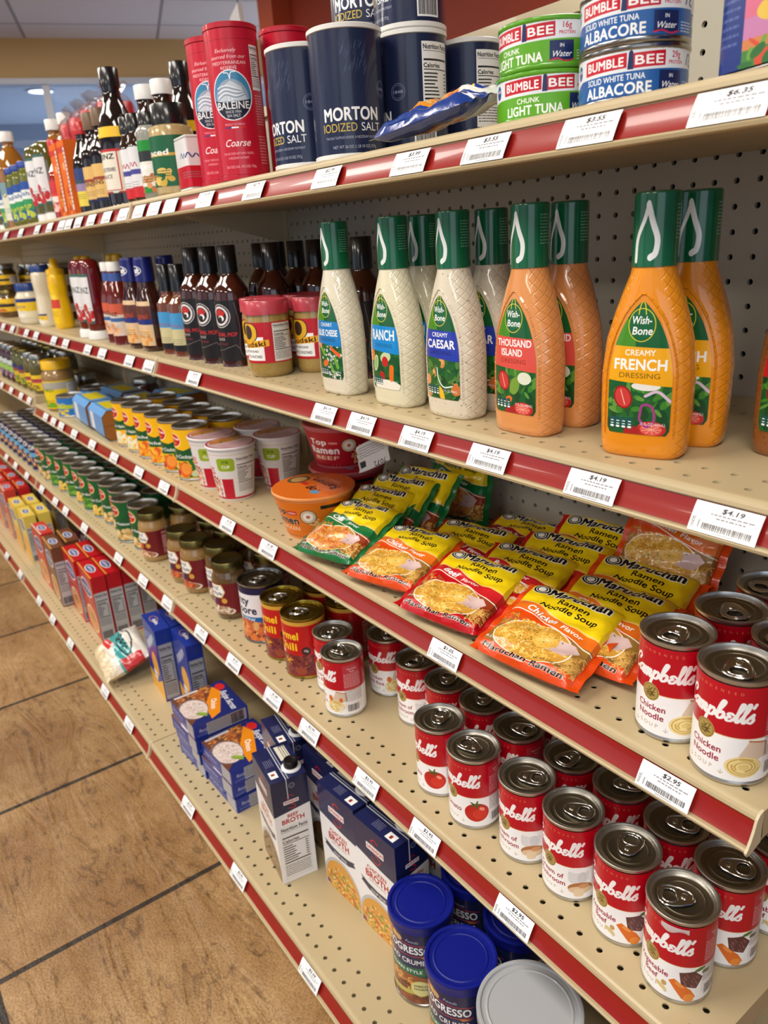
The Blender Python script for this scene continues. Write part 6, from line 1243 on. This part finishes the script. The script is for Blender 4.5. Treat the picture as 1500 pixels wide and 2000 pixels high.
row('fruitbox', [(-565, 54, -4, 'light blue fruit cup box lying open with its brown inside showing'), (-735, 60, -3, 'light blue fruit cup box next to the open one'), (-600, 158, 0, 'light blue fruit cup box behind the open one'), (-790, 160, 2, 'light blue fruit cup box behind, next to the blue can'), (-600, 252, 6, 'light blue fruit cup box deepest by the pegboard')], Z3, 'light blue fruit cup boxes')
row('bluecan', [(-925, 42, 0, 'low blue fruit can in front of the boxes'), (-930, 136, 0, 'low blue fruit can in the second row'), (-1015, 136, 0, 'low blue fruit can behind the yellow lidded jar')], Z3, 'low blue fruit cans')
place('bigyellow', 'large mustard jar with bright yellow lid', -1.06, .050, Z3)
place('olivejar', 'dark jar standing right behind the yellow lidded jar', -1.13, .145, Z3); place('redjar', 'dark red jar standing behind the fruit boxes by the pegboard', -.86, .25, Z3)
ZL = Z3 + .0254
for k, x0, n, lab in (('olive', -1.265, 2, 'dark olive jar with silver lid, %s left of the shelf joint'), ('pickle', -1.43, 2, 'green pickle jar, %s after the olive jars'), ('beet', -1.60, 3, 'purple beet jar, %s after the pickle jars')):
    for i in range(n):
        for r, w in enumerate(('front row', 'row behind')): place(k, lab % q[i] + ', ' + w, x0 - .084 * i, .046 + .086 * r, ZL, 0, 'jars on the far left bay')
# ---- fourth shelf
FR = [(1153, 6, -16, 'beef', 'vegetable beef soup can foremost, label torn under the rim'), (1084, 17, -13, 'beef', 'vegetable beef soup can just left of the torn one'), (1013, 18, -9, 'mushroom', 'cream of mushroom soup can nearer the vegetable beef'), (945, 18, -10, 'mushroom', 'cream of mushroom soup can nearer the tomato soup'), (866, 8, -10, 'tomato', 'tomato soup can with tomato picture, nearer the mushroom soup'), (795, 13, -28, 'tomato', 'tomato soup can furthest left, tomato picture in full view')]
for x, y, rz, v, lab in FR: place('soup_' + v, lab, x / 1000, y / 1000, Z4, rz, 'red and white soup cans in front')
V, F, U = wrap([(.0331, .0880), (.0334, .0905), (.0330, .0938)], 14, .30, 1.05); V = [(x, y, z + .0022 * math.sin(9 * math.atan2(x, -y)) * (z < .09)) for x, y, z in V]
o = obj('torn_label_flap', mesh('torn_label_flap', V, F, mat('torn_paper', (206, 186, 186), .6)), [q for q in bpy.data.objects if q.get('label', '').startswith('vegetable beef soup can foremost')][0]); o['label'] = 'pale torn paper edge'
BK = [(1160, 73, -16, 'beef', 'first from the right'), (1094, 84, 0, 'mushroom', 'second from the right'), (1022, 90, 0, 'mushroom', 'third from the right'), (954, 84, 0, 'mushroom', 'fourth from the right'), (875, 77, -30, 'tomato', 'fifth from the right'), (803, 84, 4, 'tomato', 'sixth from the right'), (734, 80, 0, 'tomato', 'seventh from the right'), (660, 84, 0, 'mushroom', 'eighth from the right')]
for x, y, rz, v, lab in BK: place('soup_' + v, 'red and white soup can in the second row, %s' % lab, x / 1000, y / 1000, Z4, rz, 'red and white soup cans in the second row')
for i, x in enumerate((1172, 1102, 1030, 960, 884, 812)): place('soup_' + ('beef', 'mushroom')[i % 2], 'red and white soup can in the third row, %s from the right' % q[i], x / 1000, (142, 152, 158, 152, 146, 152)[i] / 1000, Z4, 0, 'red and white soup cans in the third row')
row('soup_rice', [(566, 12, -34, 'chicken rice soup can turned to its nutrition panel, alone in front'), (503, 36, 0, 'chicken rice soup can touching the turned one'), (568, 97, 4, 'chicken rice soup can behind the gap on the right')], Z4, 'chicken rice soup cans')
row('chili', [(428, 25, 4, 'red chili can with gold lid, nearer the chicken rice soup'), (352, 27, 4, 'red chili can with gold lid, nearer the stew can'), (360, 106, 0, 'red chili can with gold lid in the row behind'), (440, 106, 0, 'red chili can in shadow behind the nearer one')], Z4, 'gold lidded chili cans')
place('stew', 'large white and blue stew can with silver lid', .268, .030, Z4, 0)
for x, y, v, rz, lab in ((148, 20, 'mushroom', 0, 'brown gravy jar in front beside the stew can'), (66, 42, 'mushroom', 0, 'brown gravy jar set back behind the front brown one'), (-8, 18, 'beef', 0, 'tan gravy jar with orange carrots in front'), (-80, 17, 'beef', 0, 'tan gravy jar left of the one with the carrots in front'), (-246, 10, 'turkey', 0, 'pale turkey gravy jar at the left end beside the green cans'),
        (-232, 82, 'turkey', 0, 'pale turkey gravy jar in the second row'), (-92, 92, 'beef', 0, 'gravy jar in the second row, nearer the turkey gravy'), (-6, 94, 'beef', 0, 'gravy jar in the second row, middle of the three dark ones'), (88, 114, 'mushroom', 0, 'gravy jar in the second row behind the set back jar'), (172, 100, 'mushroom', 0, 'gravy jar in the second row behind the stew can')):
    place('gravy_' + v, lab, x / 1000, y / 1000, Z4, rz, 'gravy jars')
ordn = ('first', 'second', 'third', 'fourth', 'fifth', 'sixth', 'seventh', 'eighth', 'ninth', 'tenth', 'eleventh', 'twelfth')
GX = [(-335, 22, 'potato'), (-418, 8, 'potato'), (-500, 26, 'potato'), (-580, 24, 'potato'), (-660, 18, 'corn'), (-740, 14, 'bean'), (-826, 18, 'corn'), (-905, 14, 'bean'), (-985, 8, 'corn'), (-1070, 4, 'bean'), (-1155, 2, 'potato'), (-1233, 6, 'potato')]
for i, (x, y, v) in enumerate(GX):
    for r, w in enumerate(('front', 'second', 'third')):
        if r and i == 0: continue
        place(v, 'dark green vegetable can in the %s row, %s from the gravy jars' % (w, ordn[i]), (x - 6 * r) / 1000, (y + 80 * r) / 1000, Z4, (18, 40, 26, 10)[i % 4] if r else 34, 'green vegetable cans, %s row' % w)
for i in range(8):
    for r, w in enumerate(('front', 'second', 'third')): place('navy', 'navy can in the %s row, %s past the green cans' % (w, ordn[i]), -1.318 - .080 * i, .002 + .08 * r, Z4, 0, 'navy cans, %s row' % w)
# ---- bottom shelf
row('silver', [(1011, -45, 0, 'black canister with large grey lid beside the blue lidded canisters'), (1134, -46, 10, 'black canister with grey lid at the bottom picture edge')], 0, 'grey lidded canisters')
row('crumbs', [(804, -40, 14, 'blue lidded breadcrumb canister nearer the broth cartons'), (902, -54, 10, 'blue lidded breadcrumb canister next to the grey lid'), (808, 53, 0, 'blue lidded breadcrumb canister in the second row nearer the broth'), (905, 45, -40, 'blue lidded breadcrumb canister in the second row under the shelf edge')], 0, 'blue lidded breadcrumb canisters')
for v, x, y, rz, lab in (('chicken', 608, -20, 4, 'chicken broth carton in front, left of its twin'), ('chicken', 707, -17, 4, 'chicken broth carton in front, behind the blue lidded canister'), ('beef', 483, -78, -9, 'beef broth carton in front with nutrition panel showing'), ('beef', 408, -22, -9, 'beef broth carton on the left behind the front one'), ('beef', 516, 6, 2, 'dark broth carton standing between beef and chicken cartons'), ('beef', 445, 78, 4, 'dark broth carton in the third row under the shelf'), ('chicken', 610, 58, 4, 'chicken broth carton hidden in the second row'), ('chicken', 715, 64, 4, 'chicken broth carton hidden behind its twin')):
    place('broth_' + v, lab, x / 1000, y / 1000, .0005, rz, 'broth cartons')
for i in range(4): place('soupbox', 'blue onion soup box, %s in the left stack of four' % ('bottom one', 'second from the bottom', 'third from the bottom', 'top one')[i], .124 + (.003, -.003, .002, -.001)[i], -.054 + (.004, .002, -.003, 0)[i], .0308 * i, (2, 0, 1, -1)[i], 'onion soup boxes, left stack')
for i in range(3): place('soupbox', 'blue onion soup box, %s in the right stack of three' % ('bottom one', 'middle one', 'top one')[i], .255 + (.003, -.002, 0)[i], -.046 + (.002, -.002, 0)[i], .0308 * i, (1, 3, 2)[i], 'onion soup boxes, right stack')
row('cracker', [(-182, -44, -4, 'tall blue box with orange picture, nearer the rice bag'), (-66, -16, -4, 'tall blue box with orange picture, nearer the onion soup'), (-180, -4, -4, 'tall blue box right behind the one near the rice bag')], 0, 'tall blue boxes')
place('ricebag', 'white and teal rice bag lying between red and blue boxes', -.345, -.086, .026, rot=(math.radians(20), math.radians(3), math.radians(-6)))
RB = [(-604, -72, 'nearest in the front row'), (-760, -74, 'far one in the front row'), (-606, -30, 'nearest in the second row'), (-762, -32, 'far one in the second row'), (-608, 12, 'nearest in the third row'), (-612, 54, 'nearest in the fourth row'), (-764, 10, 'far one in the third row')]
for x, y, t in RB: place('mix_red', 'tall red box with oval emblem, ' + t, x / 1000, y / 1000, 0, -2, 'tall red boxes')
place('mix_brown', 'tall brown box with oval emblem beside the red boxes', -.905, -.098, 0, -2, 'boxed mixes on the left'); place('mix_brown', 'tall brown box with oval emblem behind its twin', -.930, -.048, 0, -2, 'boxed mixes on the left')
place('purplebag', 'crinkled dark purple bag behind the brown box, right one', -.935, .075, .012); place('purplebag', 'crinkled dark purple bag behind the brown box, left one', -1.13, .06, .012)
place('mix_white', 'pale patterned box between the brown and yellow boxes', -1.06, -.094, 0)
for i in range(4): place('mix_yellow', 'pale yellow box, %s' % ('front right', 'behind the front right one', 'front left', 'behind the front left one')[i], -1.345 - .145 * (i // 2), -.086 + .048 * (i % 2), 0, -2, 'pale yellow boxes')
for i in range(10): place('mix_red' if i % 2 else 'mix_white', 'red box at the far left, %s in the %s row' % (q[i // 2], ('front', 'second')[i % 2]), -1.66 - .16 * (i // 2), -.084 + .05 * (i % 2), 0, -2, 'red boxes at the far left')
for i in range(5): place('mix_yellow', 'yellow topped box in the third row at the far left, %s' % q[i], -1.50 - .15 * i, .04, 0, 0, 'yellow boxes at the far left')
# ---- price tickets, in the red rail of each shelf (x in mm, price)
TAGS = {1: [(1142, '6.35', 'luncheon meat tin'), (1030, '3.55', 'blue tuna stack'), (919, '3.55', 'green tuna stack'), (814, '3.99', 'snack packet'), (663, '2.79', 'foremost navy salt'), (486, '2.79', 'red sea salt'), (332, '5.49', 'left red sea salt'), (197, '', 0), (124, '', 0), (50, '', 0), (-33, '', 0), (-131, '', 0), (-232, '', 0), (-326, '', 0), (-402, '', 0), (-462, '', 0), (-568, '', 0), (-691, '', 0), (-875, '', 0), (-1067, '', 0)],
 2: [(1166, '4.19', 'brown Italian dressing'), (1044, '4.19', 'french dressing'), (917, '4.19', 'thousand island dressing'), (803, '4.19', 'caesar dressing'), (697, '4.19', 'ranch dressing'), (612, '4.19', 'blue cheese dressing'), (187, '5.49', 'dark barbecue bottles'), (-34, '', 0), (-147, '', 0), (-331, '', 0), (-444, '', 0), (-639, '', 0), (-757, '', 0), (-958, '', 0), (-1080, '', 0), (-1280, '', 0), (-1423, '', 0)],
 3: [(1135, '2.95', 'chicken noodle soup'), (838, '1.05', 'red beef packet'), (397, '1.28', 'orange noodle bowl'), (244, '1.28', 'gap left of the orange bowl'), (-65, '', 0), (-219, '', 0), (-395, '', 0), (-576, '', 0), (-746, '', 0), (-884, '', 0), (-973, '', 0), (-1068, '', 0), (-1267, '', 0), (-1389, '', 0), (-1548, '', 0), (-1713, '', 0)],
 4: [(996, '2.95', 'mushroom soup'), (842, '2.95', 'tomato soup'), (714, '2.95', 'gap beside the tomato soup'), (561, '2.95', 'turned soup can'), (444, '1.89', 'chili cans'), (296, '4.29', 'stew can'), (150, '3.29', 'front brown gravy jar'), (-28, '', 0), (-178, '', 0), (-353, '', 0), (-646, '', 0), (-840, '', 0), (-958, '', 0), (-1130, '', 0), (-1344, '', 0), (-1524, '', 0), (-1684, '', 0)],
 5: [(680, '2.59', 'second chicken broth'), (441, '2.95', 'beef broth'), (219, '2.95', 'right onion soup stack'), (-130, '', 0), (-310, '', 0), (-626, '', 0), (-821, '', 0), (-988, '', 0), (-1262, '', 0), (-1483, '', 0)]}
for s, L in TAGS.items():
    z, y = SHELF[s]; k = 0
    for x, p, w in L:
        if p not in TICKET: TICKET[p] = ticket_mesh(p)
        if w: lab = '%s shelf price tag reading $%s, below the %s' % (SHN[s], p, w)
        else: lab = 'small white price tag on the %s shelf, %s left of the nearest legible one' % (SHN[s], ('first', 'second', 'third', 'fourth', 'fifth', 'sixth', 'seventh', 'eighth', 'ninth', 'tenth', 'eleventh', 'twelfth', 'thirteenth')[k]); k += 1
        o = obj('price_tag', TICKET[p], None, (x / 1000, y, z + (.0254 if s == 3 and x < -1218 else 0))); tag(o, lab, 'price tag', 'price tags on the %s shelf' % SHN[s])
bpy.data.objects.remove(_fo)
